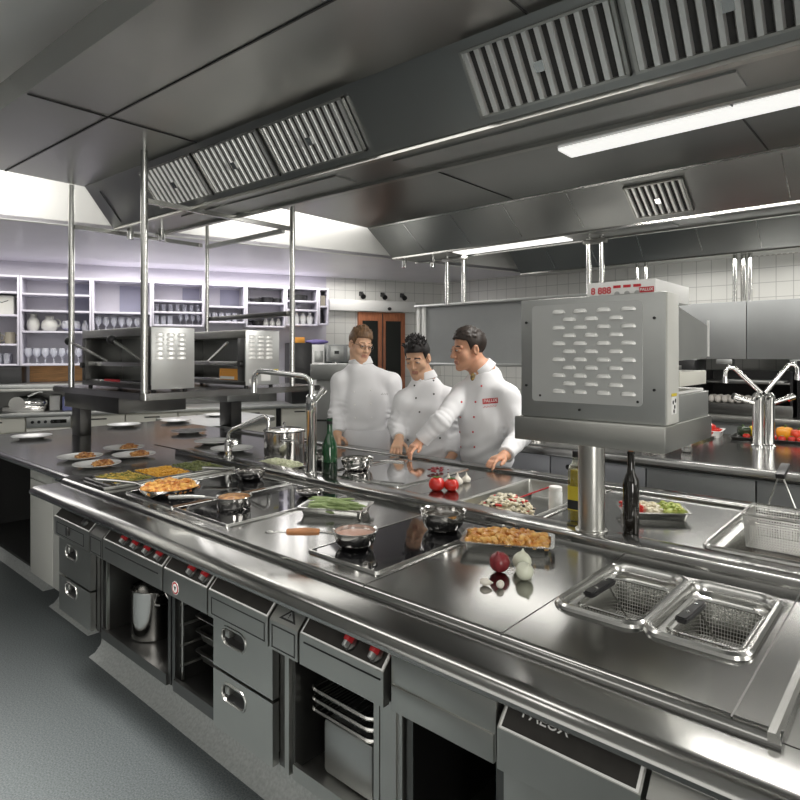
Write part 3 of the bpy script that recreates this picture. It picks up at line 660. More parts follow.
def heap(bm, x0, x1, y0, y1, z, h, n=14, rnd=False):
    """smooth mound under the loose pieces"""
    V = []
    for i in range(n+1):
        row = []
        for j in range(n+1):
            u, v = i/n*2-1, j/n*2-1
            if rnd:
                k = max(abs(u), abs(v)); l = math.hypot(u, v)
                if l > 0: u, v = u*k/l, v*k/l
            row.append(bm.verts.new(((x0+x1)/2+u*(x1-x0)/2, (y0+y1)/2+v*(y1-y0)/2, z+hgt(u, v, h, rnd))))
        V.append(row)
    for i in range(n):
        for j in range(n): bm.faces.new((V[i][j], V[i+1][j], V[i+1][j+1], V[i][j+1]))
for nm, lb, y0, y1, m_ in (('mixed_vegetables', 'diced mixed vegetables in the front pan of the food warmer', 1.245, 1.425, 'vegmix'), ('carrot_rice', 'orange diced vegetables in the middle pan of the food warmer', 1.445, 1.625, 'vegorange'), ('dark_greens', 'dark green leafy vegetables in the rear pan of the food warmer', 1.645, 1.815, 'vegdark')):
    bm = NB(); heap(bm, -3.125, -2.87, y0, y1, .905, .010); crumbs(bm, -3.125, -2.87, y0, y1, .905, 330, .017, .010)
    one(nm, bm, M[m_], lb, 'food', (-3.0, (y0+y1)/2, .906), kind='stuff')
for y0, y1 in ((1.235, 1.432), (1.438, 1.632), (1.638, 1.822)):
    bm = NB(); tube(bm, [(x_, y_, .911) for x_, y_, _ in rr(-3.135, -2.86, y0, y1, .02, 0)], .004, 6, True); part('pan_rim', bm, M['dsteel'], bmz)
# ================================================================ FRYERS AND BASKETS
def fryer(label, x0, x1, y0, y1, depth=.2):
    t = T('deep_fryer', label, 'fryer', ((x0+x1)/2, (y0+y1)/2, .9))
    bm = NB()
    prof = [(-.012, .9004, .03), (-.010, .908, .03), (-.004, .913, .03), (.003, .912, .028), (.008, .906, .026), (.010, .889, .026), (.016, .884, .024), (.030, .880, .022), (.034, .872, .02), (.036, .80, .02), (.040, .90-depth, .02)]
    loft(bm, [rr(x0+o, x1-o, y0+o, y1-o, r*1.55, z, 7) for o, z, r in prof], False, True); part('basin', bm, M['mirror'], t)
    bm = NB(); loft(bm, [rr(x0+.038, x1-.038, y0+.038, y1-.038, .018, .79), rr(x0+.038, x1-.038, y0+.038, y1-.038, .018, .792)]); part('frying_oil', bm, M['liquid'], t)
    return t
fryer('left one of the two front deep fryers, basin with a black-handled basket', *FRY[0], FY0, FY1)
fryer('right one of the two front deep fryers, nearest the right picture edge', *FRY[1], FY0, FY1)
fryer('rear deep fryer under the large hanging wire basket', *BF)
def frybasket(label, ox, group):
    t = T('frying_basket', label, 'basket', (ox, 1.58, .80), group)
    x0, x1, y0, y1 = -.077, .077, -.125, .105
    bm = NB(); wirebox(bm, x0, x1, y0, y1, .002, .083, 20, 28, 9, .0009, .07); part('mesh', bm, M['steel'], t, local=True)
    bm = NB(); tube(bm, rr(x0-.002, x1+.002, y0-.002, y1+.002, .02, .085), .003, 6, True); tube(bm, rr(x0+.01, x1-.01, y0+.015, y1-.015, .02, .003), .002, 6, True); part('rim', bm, M['mirror'], t, local=True)
    bm = NB()
    tube(bm, [(-.05, y0, .085), (-.052, y0-.035, .098), (-.052, y0-.05, .088)], .0024, 6); tube(bm, [(.055, y0, .085), (.057, y0-.035, .098), (.057, y0-.05, .088)], .0024, 6); tube(bm, [(-.052, y0-.05, .088), (.057, y0-.05, .088)], .002, 6)
    part('hook', bm, M['mirror'], t, local=True)
    bm = NB(); tube(bm, [(-.035, -.055, .126), (-.03, -.04, .115), (.0, .0, .03), (.02, .02, .006)], .0026, 6); tube(bm, [(-.028, -.055, .126), (-.05, -.04, .10), (-.068, -.03, .084)], .0026, 6); part('handle_wire', bm, M['mirror'], t, local=True)
    bm = NB(); loft(bm, [[(x+s*k, y, z) for s, z in ((-1, .121), (1, .121), (1, .135), (-1, .135))] for x, y, k in ((-.027, -.03, .008), (-.028, -.036, .012), (-.034, -.135, .0135), (-.036, -.155, .014), (-.036, -.16, .010))])
    bmesh.ops.bevel(bm, geom=bm.edges[:], offset=.003, segments=2, affect='EDGES'); g = part('grip', bm, M['black'], t, local=True)
    for yy in (-.06, -.12):
        bm = NB(); cyl(bm, (-.032, yy, .134), (-.032, yy, .1365), .004, n=10); part('rivet', bm, M['mirror'], g, local=True)
    return t
fb1 = frybasket('wire frying basket with black grip in the left front fryer', -.603, 'frying baskets in the front fryers')
dup(fb1, (-.387, 1.58, .80), 'wire frying basket with black grip in the right front fryer')
t = T('frying_basket', 'large wire frying basket held above the rear fryer, grip pointing up', 'basket', (-.36, 2.24, .91))
bm = NB(); wirebox(bm, -.456, -.258, 2.16, 2.335, .91, 1.012, 26, 22, 13, .0009, .04); part('mesh', bm, M['steel'], t)
bm = NB(); tube(bm, rr(-.462, -.252, 2.155, 2.34, .02, 1.013), .0032, 6, True); tube(bm, rr(-.448, -.266, 2.168, 2.327, .02, .909), .0025, 6, True); part('rim', bm, M['mirror'], t)
bm = NB(); tube(bm, [(-.418, 2.338, .96), (-.418, 2.342, 1.015), (-.392, 2.36, 1.11)], .003, 6); tube(bm, [(-.342, 2.338, .96), (-.342, 2.342, 1.015), (-.380, 2.36, 1.11)], .003, 6); part('handle_wire', bm, M['mirror'], t)
bm = NB(); box(bm, (-.014, -.008, -.008), (.014, .10, .010), .004); bm.transform(Matrix.Translation((-.386, 2.355, 1.112)) @ Matrix.Rotation(.22, 4, 'X')); part('grip', bm, M['black'], t)
for xa in (-.455, -.262): bm = NB(); tube(bm, [(xa, 2.335, 1.0), (xa, 2.62, .916)], .003, 6); part('hanging_hook', bm, M['mirror'], t)
# sunken pan at the back
t = T('sunken_pan', 'sunken square steel pan in the back half of the island holding the salad', 'pan', (-1.32, 2.36, .9))
bm = NB(); x0, x1, y0, y1 = BP
loft(bm, [rr(x0+o, x1-o, y0+o, y1-o, max(r, .006), z, 4) for o, z, r in ((-.008, .9004, .014), (-.006, .904, .014), (.003, .904, .012), (.008, .899, .01), (.012, .845, .02), (.02, .83, .02))], False, True); part('basin', bm, M['steel'], t)
bm = NB(); box(bm, (x0+.02, y0+.02, .8305), (x1-.02, y1-.02, .834)); part('basin_floor', bm, M['top'], t)
# ================================================================ THINGS ON THE ISLAND
ZC = .9002
def plate_thing(label, loc, group=None, food=None):
    t = T('dinner_plate', label, 'plate', loc, group)
    bm = NB(); lathe(bm, [(.045, 0), (.07, .003), (.082, .010), (.122, .019), (.123, .022), (.118, .0215), (.083, .0135), (.07, .0075), (0, .0065)], (0, 0, 0), 40, True, False); part('plate_body', bm, M['porc'], t, local=True)
    return t
food_spots = [((80, 457), 'white plate with browned ragout, front left of the four served plates'), ((97, 464.5), 'white plate with browned ragout, nearest the camera of the four served plates'), ((124, 448), 'white plate with browned ragout, rearmost of the four served plates'), ((134, 455), 'white plate with browned ragout, right of the four served plates')]
p0 = None
for i, ((px, py), lb) in enumerate(food_spots):
    L_ = onz(px, py, .913); L_.z = ZC
    if p0 is None: p0 = plate_thing(lb, L_, 'served plates')
    else: dup(p0, L_, lb, group='served plates')
    bm = NB(); heap(bm, L_.x-.0, L_.x+.105, L_.y-.04, L_.y+.06, ZC+.012, .022, rnd=True); crumbs(bm, L_.x, L_.x+.105, L_.y-.04, L_.y+.06, ZC+.012, 120, .022, .022, round_=True)
    one('ragout_portion', bm, M['ragout'], ['browned ragout on the front left served plate', 'browned ragout on the served plate nearest the camera', 'browned ragout on the rearmost served plate', 'browned ragout on the right served plate'][i], 'food', (L_.x+.05, L_.y+.015, ZC+.012), kind='stuff')
for (px, py), lb in (((32, 436.5), 'empty white plate alone near the left edge of the island'), ((124, 425), 'empty white plate beside the dark shelf post'), ((189, 431.5), 'empty white plate in front of the middle back edge of the pass'), ((176, 421), 'empty white plate at the back of the pass, under the grill shelf'), ((218, 415), 'empty white plate on the pass return, farthest to the right'), ((214, 441.5), 'empty white plate left of the small tap, rear one'), ((232, 449), 'empty white plate left of the small tap, front one')):
    L_ = onz(px, py, .915); L_.z = ZC
    if L_.y > 2.75: L_.z = .9012
    dup(p0, L_, lb, group='empty plates').scale = (1.08, 1.08, 1.1)
# ---- pans
def bowl_pan(label, loc, r, h, rot=None, name='saucepan', content=None, handle='wood', straight=False, cat='pan', cm='sauce'):
    t = T(name, label, cat, loc, rot=rot or 0)
    bm = NB()
    if straight: pr = [(r*.93, 0), (r*.97, .004), (r, h*.3), (r, h-.003), (r+.005, h), (r+.004, h+.0015), (r-.003, h-.002), (r-.003, h*.3), (r*.93, .006), (0, .005)]
    else: pr = [(r*.55, 0), (r*.72, .004), (r*.9, h*.35), (r, h*.75), (r, h-.003), (r+.005, h), (r+.004, h+.0015), (r-.003, h-.002), (r-.003, h*.75), (r*.88, h*.35), (r*.68, .007), (0, .006)]
    lathe(bm, pr, (0, 0, 0), 44, True, False); part('pan_body', bm, M['pansteel'], t, local=True)
    if content:
        bm = NB(); rc = r*.985 if not straight else r-.004
        lathe(bm, [(rc*.9, h*.62), (rc*.99, h*.72), (rc*.985, h*.725), (0, h*.73)], (0, 0, 0), 40, True, False); part('contents', bm, M[content], t, local=True)
    if handle:
        L0 = r-.002
        bm = NB(); loft(bm, [[(L0+a, y*w, h*.8+z+dz) for y, dz in ((-1, -.0025), (1, -.0025), (1, .0025), (-1, .0025))] for a, w, z in ((0, .011, 0), (.03, .008, .004), (.06, .007, .006))]); 
        if handle == 'steel': tube(bm, [(L0+.05, 0, h*.8+.006), (L0+.10, 0, h*.8+.008), (L0+.19, 0, h*.8+.008)], [.006, .008, .009], 10)
        hd = part('handle', bm, M['mirror'], t, local=True)
        if handle == 'wood':
            bm = NB(); tube(bm, [(L0+.045, 0, h*.8+.006), (L0+.05, 0, h*.8+.006), (L0+.09, 0, h*.8+.007), (L0+.145, 0, h*.8+.007), (L0+.15, 0, h*.8+.007)], [.007, .0105, .0125, .0105, .008], 12); part('wooden_grip', bm, M['handlewood'], hd, local=True)
            bm = NB(); tube(bm, [(L0+.148, 0, h*.8+.007), (L0+.185, 0, h*.8+.007), (L0+.205, .008, h*.8+.007), (L0+.215, 0, h*.8+.007), (L0+.205, -.008, h*.8+.007), (L0+.19, 0, h*.8+.007)], .003, 8); part('hanging_loop', bm, M['mirror'], hd, local=True)
    return t
LEFT = math.atan2(-.662, -.749)
ZH = .9065
L_ = onz(355, 541, .925); bowl_pan('small steel saucepan of pink sauce with wooden handle pointing left', (L_.x, L_.y, ZH), .068, .055, LEFT+.06, content='sauce')
L_ = onz(443, 524, .925); t = bowl_pan('round steel bowl of stock on the hob next to the saucepan of sauce', (L_.x, L_.y, ZH), .077, .066, 0, 'mixing_bowl', 'liquid', None, cat='bowl')
L_ = onz(234, 505, .92); bowl_pan('small straight steel saucepan with food, front one on the second hob', (L_.x, L_.y, ZH), .066, .05, LEFT+.05, content='ragout', handle='steel', straight=True)
L_ = onz(251, 477, .92); bowl_pan('small dark-handled steel saucepan, rear one near the middle rail', (L_.x, L_.y, ZH), .068, .05, LEFT-.2, content='liquid', handle='steel')
L_ = onz(283, 494, .915); bowl_pan('shallow steel pan standing in for a reflection, right corner of the second hob', (-2.02, 1.70, ZH), .055, .025, -.6, content='liquid', handle=None, name='pan')  # pan put in place of a reflection on the hob glass
# frying pan with potatoes
L_ = onz(170, 490, .925)
t = T('frying_pan', 'steel frying pan heaped with browned potatoes, long handle to the left', 'pan', (L_.x, L_.y, ZH), rot=LEFT-.12)
bm = NB(); lathe(bm, [(.095, 0), (.102, .003), (.128, .036), (.130, .040), (.127, .039), (.100, .006), (0, .005)], (0, 0, 0), 48, True, False); part('pan_body', bm, M['pansteel'], t, local=True)
bm = NB(); tube(bm, [(.12, 0, .032), (.16, 0, .045), (.24, 0, .052), (.34, 0, .056), (.36, 0, .056)], [.006, .006, .007, .0085, .006], 10); part('handle', bm, M['pansteel'], t, local=True)
bm = NB(); heap(bm, L_.x-.115, L_.x+.115, L_.y-.115, L_.y+.115, ZH+.022, .014, rnd=True); crumbs(bm, L_.x-.115, L_.x+.115, L_.y-.115, L_.y+.115, ZH+.020, 190, .036, .014, .9, round_=True)
one('fried_potatoes', bm, M['saute'], 'heap of browned potato pieces in the frying pan', 'food', (L_.x, L_.y, ZH+.02), kind='stuff')
# ---- lidded pot and pans on the back hob
L_ = Vector((-3.0, 2.32, ZC))
t = T('cooking_pot', 'large shiny lidded cooking pot at the back of the island between the two taps', 'pot', L_, rot=-.5)
R_ = .122
bm = NB(); lathe(bm, [(R_*.95, 0), (R_, .006), (R_, .145), (R_+.005, .148), (R_-.003, .15), (R_-.004, .01), (0, .008)], (0, 0, 0), 48, True, False); part('pot_body', bm, M['pansteel'], t, local=True)
bm = NB(); lathe(bm, [(R_-.002, .1495), (R_+.006, .1515), (R_+.005, .1555), (R_*.92, .161), (R_*.5, .168), (0, .170)], (0, 0, 0), 48); ld = part('lid', bm, M['pansteel'], t, local=True)
bm = NB(); tube(bm, [(-.035, 0, .167), (-.032, 0, .188), (-.02, 0, .197), (.02, 0, .197), (.032, 0, .188), (.035, 0, .167)], .0045, 8); part('lid_handle', bm, M['chrome'], ld, local=True)
for sx in (1, -1):
    bm = NB(); tube(bm, [(sx*R_, -.04, .10), (sx*(R_+.03), -.036, .105), (sx*(R_+.034), 0, .106), (sx*(R_+.03), .036, .105), (sx*R_, .04, .10)], .005, 8); part('handle', bm, M['chrome'], t, local=True)
bowl_pan('small shiny saucepan right of the lidded pot, behind the tall tap', (-2.52, 2.22, ZH), .062, .06, PI*.9, content='liquid', handle='steel')
bowl_pan('steel pan partly hidden behind the green bottle', (-2.30, 2.26, ZH), .085, .06, .3, content='liquid', handle='steel')
L_ = Vector((-2.70, 2.065, ZC))
bm = tray(.30, .13, .014); one('baking_sheet', bm, M['dsteel'], 'low dark tray of shredded cabbage in front of the lidded pot', 'tray', L_, local=True)
bm = NB(); heap(bm, L_.x-.14, L_.x+.14, L_.y-.05, L_.y+.06, L_.z+.006, .022); crumbs(bm, L_.x-.14, L_.x+.14, L_.y-.05, L_.y+.06, L_.z+.006, 420, .016, .022, .6)
one('shredded_cabbage', bm, M['rice'], 'pale shredded cabbage heaped on the dark tray by the pot', 'food', L_+Vector((0, 0, .006)), kind='stuff')
# ---- taps on the middle rail
ZR = .930
t = T('column_tap', 'tall chrome column tap with swivel spout beside the green bottle', 'tap', (-2.30, 1.945, ZR))
bm = NB(); lathe(bm, [(.034, 0), (.034, .006), (.026, .012), (.025, .30), (.027, .305), (.027, .38), (.018, .392), (0, .393)], (0, 0, 0), 28); part('column', bm, M['chrome'], t, local=True)
SL = Vector((-.93, -.37, 0)).normalized()
bm = NB(); pts = [Vector((0, 0, .385)), Vector((0, 0, .43))] + [Vector((0, 0, .43)) + SL*(.05*(1-math.cos(a))) + Vector((0, 0, .05*math.sin(a))) for a in (.4, .8, 1.2, PI/2)]
e0 = pts[-1]; pts += [e0+SL*.12+Vector((0, 0, .012)), e0+SL*.235+Vector((0, 0, .022))]; e1 = pts[-1]
pts += [e1+SL*(.045*math.sin(a))+Vector((0, 0, -.045*(1-math.cos(a)))) for a in (.4, .8, 1.2, PI/2)]; pts += [pts[-1]+Vector((0, 0, -.04))]
tube(bm, pts, .0135, 14); cyl(bm, pts[-1], pts[-1]+Vector((0, 0, -.025)), .0155); part('spout', bm, M['chrome'], t, local=True)
bm = NB(); d = Vector((.55, .35, .75)).normalized(); cyl(bm, Vector((0, 0, .34))+d*.02, Vector((0, 0, .34))+d*.085, .013, .012); cyl(bm, Vector((0, 0, .34))+d*.085, Vector((0, 0, .34))+d*.105, .017, .016); part('lever', bm, M['chrome'], t, local=True)
t = T('mixer_tap', 'low chrome mixer tap with angled spout at the left end of the middle rail', 'tap', (-3.03, 1.945, ZR))
bm = NB(); lathe(bm, [(.03, 0), (.03, .006), (.022, .012), (.021, .085), (.016, .10), (0, .101)], (0, 0, 0), 24); part('column', bm, M['chrome'], t, local=True)
SR = Vector((.80, .50, 0)).normalized()
pts = [Vector((0, 0, .09)), Vector((0, 0, .125)), SR*.008+Vector((0, 0, .143)), SR*.03+Vector((0, 0, .16)), SR*.20+Vector((0, 0, .232)), SR*.222+Vector((0, 0, .236)), SR*.238+Vector((0, 0, .226)), SR*.243+Vector((0, 0, .205)), SR*.244+Vector((0, 0, .175))]
bm = NB(); tube(bm, pts, .011, 12); cyl(bm, pts[-1], pts[-1]+Vector((0, 0, -.018)), .013); part('spout', bm, M['chrome'], t, local=True)
for k, d in enumerate((Vector((.7, .1, .55)), Vector((.75, -.1, .25)))):
    d.normalize(); bm = NB(); cyl(bm, d*.012+Vector((0, 0, .045+.02*k)), d*.065+Vector((0, 0, .045+.02*k)), .011, .010); cyl(bm, d*.065+Vector((0, 0, .045+.02*k)), d*.09+Vector((0, 0, .045+.02*k)), .0155, .014); part('lever', bm, M['chrome'], t, local=True)
# ---- bottles
def bottle(name, label, loc, prof, m, cap=None, capm='black', lab=None, labm='whitelabel', fill=None):
    t = T(name, label, 'bottle', loc)
    bm = NB(); lathe(bm, prof, (0, 0, 0), 32); part('glass_body', bm, M[m], t, local=True)
    if cap: bm = NB(); lathe(bm, cap, (0, 0, 0), 20); part('cap', bm, M[capm], t, local=True)
    if lab:
        for z0, z1, r, lm in lab: bm = NB(); lathe(bm, [(r, z0), (r+.0006, z0), (r+.0006, z1), (r, z1)], (0, 0, 0), 32, False, False); part('paper_label', bm, M[lm], t, local=True)
    return t
bottle('wine_bottle', 'green glass bottle with pale label in front of the tall tap', (-2.262, 2.03, ZC), [(.03, 0), (.037, .004), (.038, .15), (.034, .175), (.018, .215), (.0135, .235), (.0135, .285), (.015, .287), (.015, .297), (.012, .30), (0, .30)], 'greenglass', [(.0142, .27), (.0148, .272), (.0148, .302), (0, .3025)], 'black', [(.012, .085, .0382, 'bottledark')])
bm = NB(); t = bpy.data.objects['wine_bottle']
loft(bm, [[(.0388*math.cos(a), .0388*math.sin(a), z) for a in np.linspace(PI*.95, PI*1.45, 8)] for z in (.03, .115)], False, False, False); part('paper_label', bm, M['whitelabel'], t, local=True, label='pale torn side label', angle=60)
bottle('wine_bottle', 'slim black wine bottle right of the grill pillar', (-.788, 2.10, ZC), [(.022, 0), (.0275, .004), (.028, .165), (.025, .185), (.0135, .21), (.0115, .23), (.0115, .272), (.013, .274), (.013, .282), (0, .283)], 'wineglass', [(.0090, .2832), (.0095, .284), (.0095, .295), (0, .296)], 'handlewood')
t = bottle('oil_bottle', 'square bottle of golden oil left of the grill pillar', (-1.003, 2.13, ZC), [(.0, .0015), (.0225, .0015), (.0225, .09), (.0225, .172), (.020, .188), (.0, .189)], 'oil', [(.0135, .235), (.0145, .236), (.0145, .255), (.011, .258), (0, .2585)], 'black')
for c in t.children:
    if c.name.startswith('glass_body'): c.name = 'golden_oil'
bm = NB(); loft(bm, [rr(-.025*k, .025*k, -.025*k, .025*k, .008*k, z) for k, z in ((.92, 0), (1, .004), (1, .18), (.85, .2), (.5, .215), (.46, .235))]); part('glass_body', bm, M['oilglass'], t, local=True)
bm = NB(); loft(bm, [rr(-.0256, .0256, -.0256, .0256, .008, z) for z in (.04, .13)], False, False); part('paper_label', bm, M['yellowlabel'], t, local=True)
bm = NB(); loft(bm, [rr(-.0259, .0259, -.0259, .0259, .008, z) for z in (.044, .078)], False, False); part('label_band', bm, M['rub'], t, local=True)
# ---- gastronorm trays with food on the counter
A27 = math.radians(27)
def foodtray(label, c, w, d, rot, foodlabel, fname, m, n, size, h=.035):
    t = T('food_tray', label, 'tray', c, rot=rot); part('tray_body', tray(w, d, h), M['mirror'], t, local=True)
    if n:
        bm = NB(); heap(bm, -w/2+.018, w/2-.018, -d/2+.018, d/2-.018, .012, .014); crumbs(bm, -w/2+.018, w/2-.018, -d/2+.018, d/2-.018, .012, n, size, .014, .9)
        one(fname, bm, M[m], foodlabel, 'food', Vector(c)+Vector((0, 0, .01)), kind='stuff', local=True, rot=rot)
    return t
foodtray('steel tray of golden noodles behind the onions', (-1.02, 1.675, ZC), .29, .165, A27, 'golden crinkled noodles filling the tray behind the onions', 'golden_noodles', 'pasta', 330, .026)
foodtray('steel tray of green beans left of the wooden-handled saucepan', (-1.745, 1.60, ZC), .27, .165, A27, '', '', '', 0, 0)
bm = NB(); tube(bm, [(-.062, -.006, 0), (-.045, .002, 0), (0, .007, .001), (.045, .003, 0), (.062, -.005, 0)], [.002, .0048, .0056, .005, .0018], 7)
bean_me = None; mr = Matrix.Rotation(A27, 4, 'Z')
for k in range(48):
    u, v, l = rng.uniform(-.058, .058), rng.uniform(-.048, .048), k//13
    p = Vector((-1.745, 1.60, ZC+.017+.0098*l+rng.uniform(0, .004))) + mr @ Vector((u, v*(1-.12*l), 0))
    if bean_me is None:
        o = one('green_bean', bm, M['bean'], 'green bean in the pile on the steel tray', 'bean', p, 'green beans in the tray', local=True); bean_me = o
    else:
        o = bean_me.copy(); COL.objects.link(o); o.location = p
    o.rotation_euler = (rng.uniform(-.3, .3), rng.uniform(-.08, .08), A27+max(-.5, min(.5, rng.gauss(0, .3)))+(PI if rng.random() < .5 else 0)); o.scale = (rng.uniform(.85, 1.1),)*3
# diced vegetables tray behind the pillar
RT = math.radians(34); c = Vector((-.805, 2.37, ZC)); foodtray('steel tray of diced vegetables behind the black wine bottle', c, .25, .15, RT, '', '', '', 0, 0, .032)
for nm, lb, u, m_ in (('diced_tomatoes', 'red diced tomatoes at the left of the tray behind the wine bottle', -.078, 'dicered'), ('diced_onions', 'pale diced onion in the middle of the tray behind the wine bottle', -.01, 'salad'), ('diced_courgettes', 'green and yellow diced courgette at the right of the tray behind the bottle', .062, 'diceyellow')):
    bm = NB(); w_ = .033 if u < 0 else .042; heap(bm, u-w_, u+w_, -.055, .055, .012, .02); crumbs(bm, u-w_, u+w_, -.055, .055, .012, 90, .017, .02, .8)
    one(nm, bm, M[m_], lb, 'food', c+Vector((0, 0, .01)), kind='stuff', local=True, rot=RT)
# salad heap, salt jar in the sunken pan
bm = NB(); heap(bm, -1.475, -1.235, 2.10, 2.33, .836, .075, 16, True); crumbs(bm, -1.475, -1.235, 2.10, 2.33, .836, 260, .03, .075, .6, round_=True)
one('seafood_salad', bm, M['salad'], 'pale mixed salad heaped in the sunken pan', 'food', (-1.355, 2.215, .836), kind='stuff')
bm = NB(); crumbs(bm, -1.475, -1.235, 2.10, 2.33, .842, 34, .024, .075, .5, round_=True); one('salad_olives', bm, M['rub'], 'black olive slices scattered over the pale salad', 'food', (-1.355, 2.205, .87), kind='stuff')
bm = NB(); crumbs(bm, -1.475, -1.235, 2.10, 2.33, .843, 30, .026, .075, .5, round_=True); one('salad_peppers', bm, M['dicered'], 'red pepper pieces scattered over the pale salad', 'food', (-1.355, 2.20, .87), kind='stuff')
t = T('spice_jar', 'white lidded jar standing right of the salad', 'jar', (-1.205, 2.36, .8345))
bm = NB(); lathe(bm, [(.026, 0), (.029, .003), (.029, .10), (.026, .106), (.026, .108)], (0, 0, 0), 28); part('jar_body', bm, M['porc'], t, local=True)
bm = NB(); lathe(bm, [(.0275, .1085), (.0275, .122), (.024, .125), (0, .1255)], (0, 0, 0), 28); part('lid', bm, M['whitelabel'], t, local=True)
t = T('serving_spoon', 'red-handled serving spoon resting in the salad', 'spoon', (-1.30, 2.30, .90))
bm = NB(); tube(bm, [(-1.33, 2.27, .905), (-1.27, 2.36, .935), (-1.235, 2.41, .95)], .004, 8); part('handle', bm, M['red'], t)
bm = NB(); sphere(bm, (-1.345, 2.25, .897), .022, 1, 1.2, .35); part('spoon_bowl', bm, M['chrome'], t)
# ---- tomatoes, garlic, onions
def veg(name, label, cat, loc, r, kind, m, rot=0, tilt=0, group=None):
    t = T(name, label, cat, loc, group, rot)
    bm = NB()
    if kind == 'tomato': pr = [(0, .02), (.25, .0), (.62, .06), (.93, .38), (1, .75), (.93, 1.15), (.66, 1.5), (.3, 1.6), (.08, 1.52), (0, 1.48)]
    elif kind == 'garlic': pr = [(0, .0), (.45, .0), (.85, .2), (1, .55), (.9, .95), (.55, 1.3), (.24, 1.6), (.15, 1.95), (.12, 2.2), (0, 2.22)]
    else: pr = [(0, .02), (.15, .0), (.5, .08), (.88, .45), (1, .9), (.9, 1.35), (.6, 1.7), (.25, 1.9), (.12, 2.05), (.07, 2.2), (0, 2.22)]
    n = 30; rings = []
    for a, z in pr:
        lobes = .05 if kind == 'garlic' and .3 < a else .02 if kind == 'tomato' else .0
        rings.append([((a*r or .0004)*(1+lobes*math.cos((6 if kind == 'garlic' else 5)*2*PI*i/n))*math.cos(2*PI*i/n), (a*r or .0004)*(1+lobes*math.cos((6 if kind == 'garlic' else 5)*2*PI*i/n))*math.sin(2*PI*i/n), z*r) for i in range(n)])
    loft(bm, rings)
    if tilt:
        bm.transform(Matrix.Translation((0, 0, r)) @ Matrix.Rotation(tilt, 4, 'X') @ Matrix.Translation((0, 0, -r)))
        zmin = min(v.co.z for v in bm.verts); bm.transform(Matrix.Translation((0, 0, -zmin)))
    part('body', bm, M[m], t, local=True, angle=60)
    if kind == 'tomato':
        bm = NB()
        for k in range(5):
            a = 2*PI*k/5; ca, sa = math.cos(a), math.sin(a)
            loft(bm, [[(ca*q-sa*s*w, sa*q+ca*s*w, z+dz) for s, dz in ((-1, 0), (1, 0), (1, .002), (-1, .002))] for q, w, z in ((0, .004, r*1.53), (r*.3, .006, r*1.62), (r*.62, .001, r*1.6))])
        tube(bm, [(0, 0, r*1.5), (.002, 0, r*1.72)], .003, 6); part('calyx', bm, M['leaf'], t, local=True)
    return t
L_ = onz(434, 491, .9); veg('tomato', 'left of two ripe red tomatoes on the back plate', 'tomato', (L_.x, L_.y+.02, ZC), .037, 'tomato', 'tomato', .4)
L_ = onz(449, 491.5, .9); veg('tomato', 'right one of two ripe red tomatoes, in front of the garlic', 'tomato', (L_.x, L_.y+.02, ZC), .034, 'tomato', 'tomato', 1.2)
for (px, py), r, lb in (((446, 485), .024, 'garlic bulb half hidden behind the right tomato'), ((455, 485.5), .026, 'garlic bulb right beside the red tomatoes'), ((464, 483), .022, 'garlic bulb standing apart, right of the tomatoes')):
    L_ = onz(px, py, .9); veg('garlic_bulb', lb, 'garlic', (L_.x, L_.y+.02, ZC), r, 'garlic', 'garlic', px)
L_ = onz(495.5, 574, .9); veg('onion', 'dark red onion in front of the noodle tray', 'onion', (L_.x, L_.y+.02, ZC), .030, 'onion', 'onionred', .3, .5)
L_ = onz(517.5, 573, .9); veg('onion', 'white onion leaning back, behind the other white onion', 'onion', (L_.x, L_.y+.025, ZC), .0275, 'onion', 'onionwhite', .3, -.4)
L_ = onz(521, 582, .9); veg('onion', 'white onion in front, right of the red onion', 'onion', (L_.x, L_.y+.02, ZC), .025, 'onion', 'onionwhite', 1.1, .7)
for (px, py), rz, lb in (((486, 586), .4, 'round peeled garlic clove, left one in front of the red onion'), ((500.5, 588), 1.9, 'pointed garlic clove lying right, in front of the red onion')):
    L_ = onz(px, py, .9); bm = NB(); loft(bm, [ring((x_, 0, .0105), max(a, .0006), 12, (1, 0, 0)) for x_, a in ((-.017, 0), (-.015, .006), (-.006, .0105), (.004, .0095), (.012, .005), (.019, .001))])
    one('garlic_clove', bm, M['garlic'], lb, 'garlic', (L_.x, L_.y, ZC), local=True, rot=rz, angle=60)
# ---- loose reflections aside: dark scraps on the rear glass hob
bm = NB(); crumbs(bm, -1.98, -1.90, 2.42, 2.55, .907, 24, .022, .012, .5); one('mushroom_scraps', bm, M['onionred'], 'small dark scraps in front of the chef pointing', 'food', (-1.94, 2.48, .907), kind='stuff')
# ================================================================ GRILL (SALAMANDER) ON ITS PILLAR, RIGHT
t = T('shelf_pillar', 'round brushed steel pillar between oil and wine bottles', 'pillar', (-.862, 1.945, .9302))
bm = NB(); cyl(bm, (-.862, 1.945, .9302), (-.862, 1.945, 1.2475), .043, n=40); part('tube', bm, M['steel'], t)
bm = NB(); lathe(bm, [(.052, 0), (.052, .004), (.0445, .006)], (-.862, 1.945, .9302), 40); part('flange', bm, M['steel'], t)
bm = NB(); box(bm, (-1.012, 1.70, 1.248), (-.545, 2.155, 1.3215), .004); one('pillar_shelf', bm, M['steel'], 'thick steel shelf slab on the pillar, carrying the vented grill', 'shelf', (-.78, 1.93, 1.248))
g = T('salamander_grill', 'large vented steel salamander grill on the pillar shelf, red display on top', 'grill', (-.78, 1.93, 1.322))
GX0, GX1, GY = -1.0, -.551, 1.722
bm = NB(); box(bm, (GX0, GY, 1.322), (GX1, GY+.10, 1.692), .003); part('back_housing', bm, M['dull'], g)
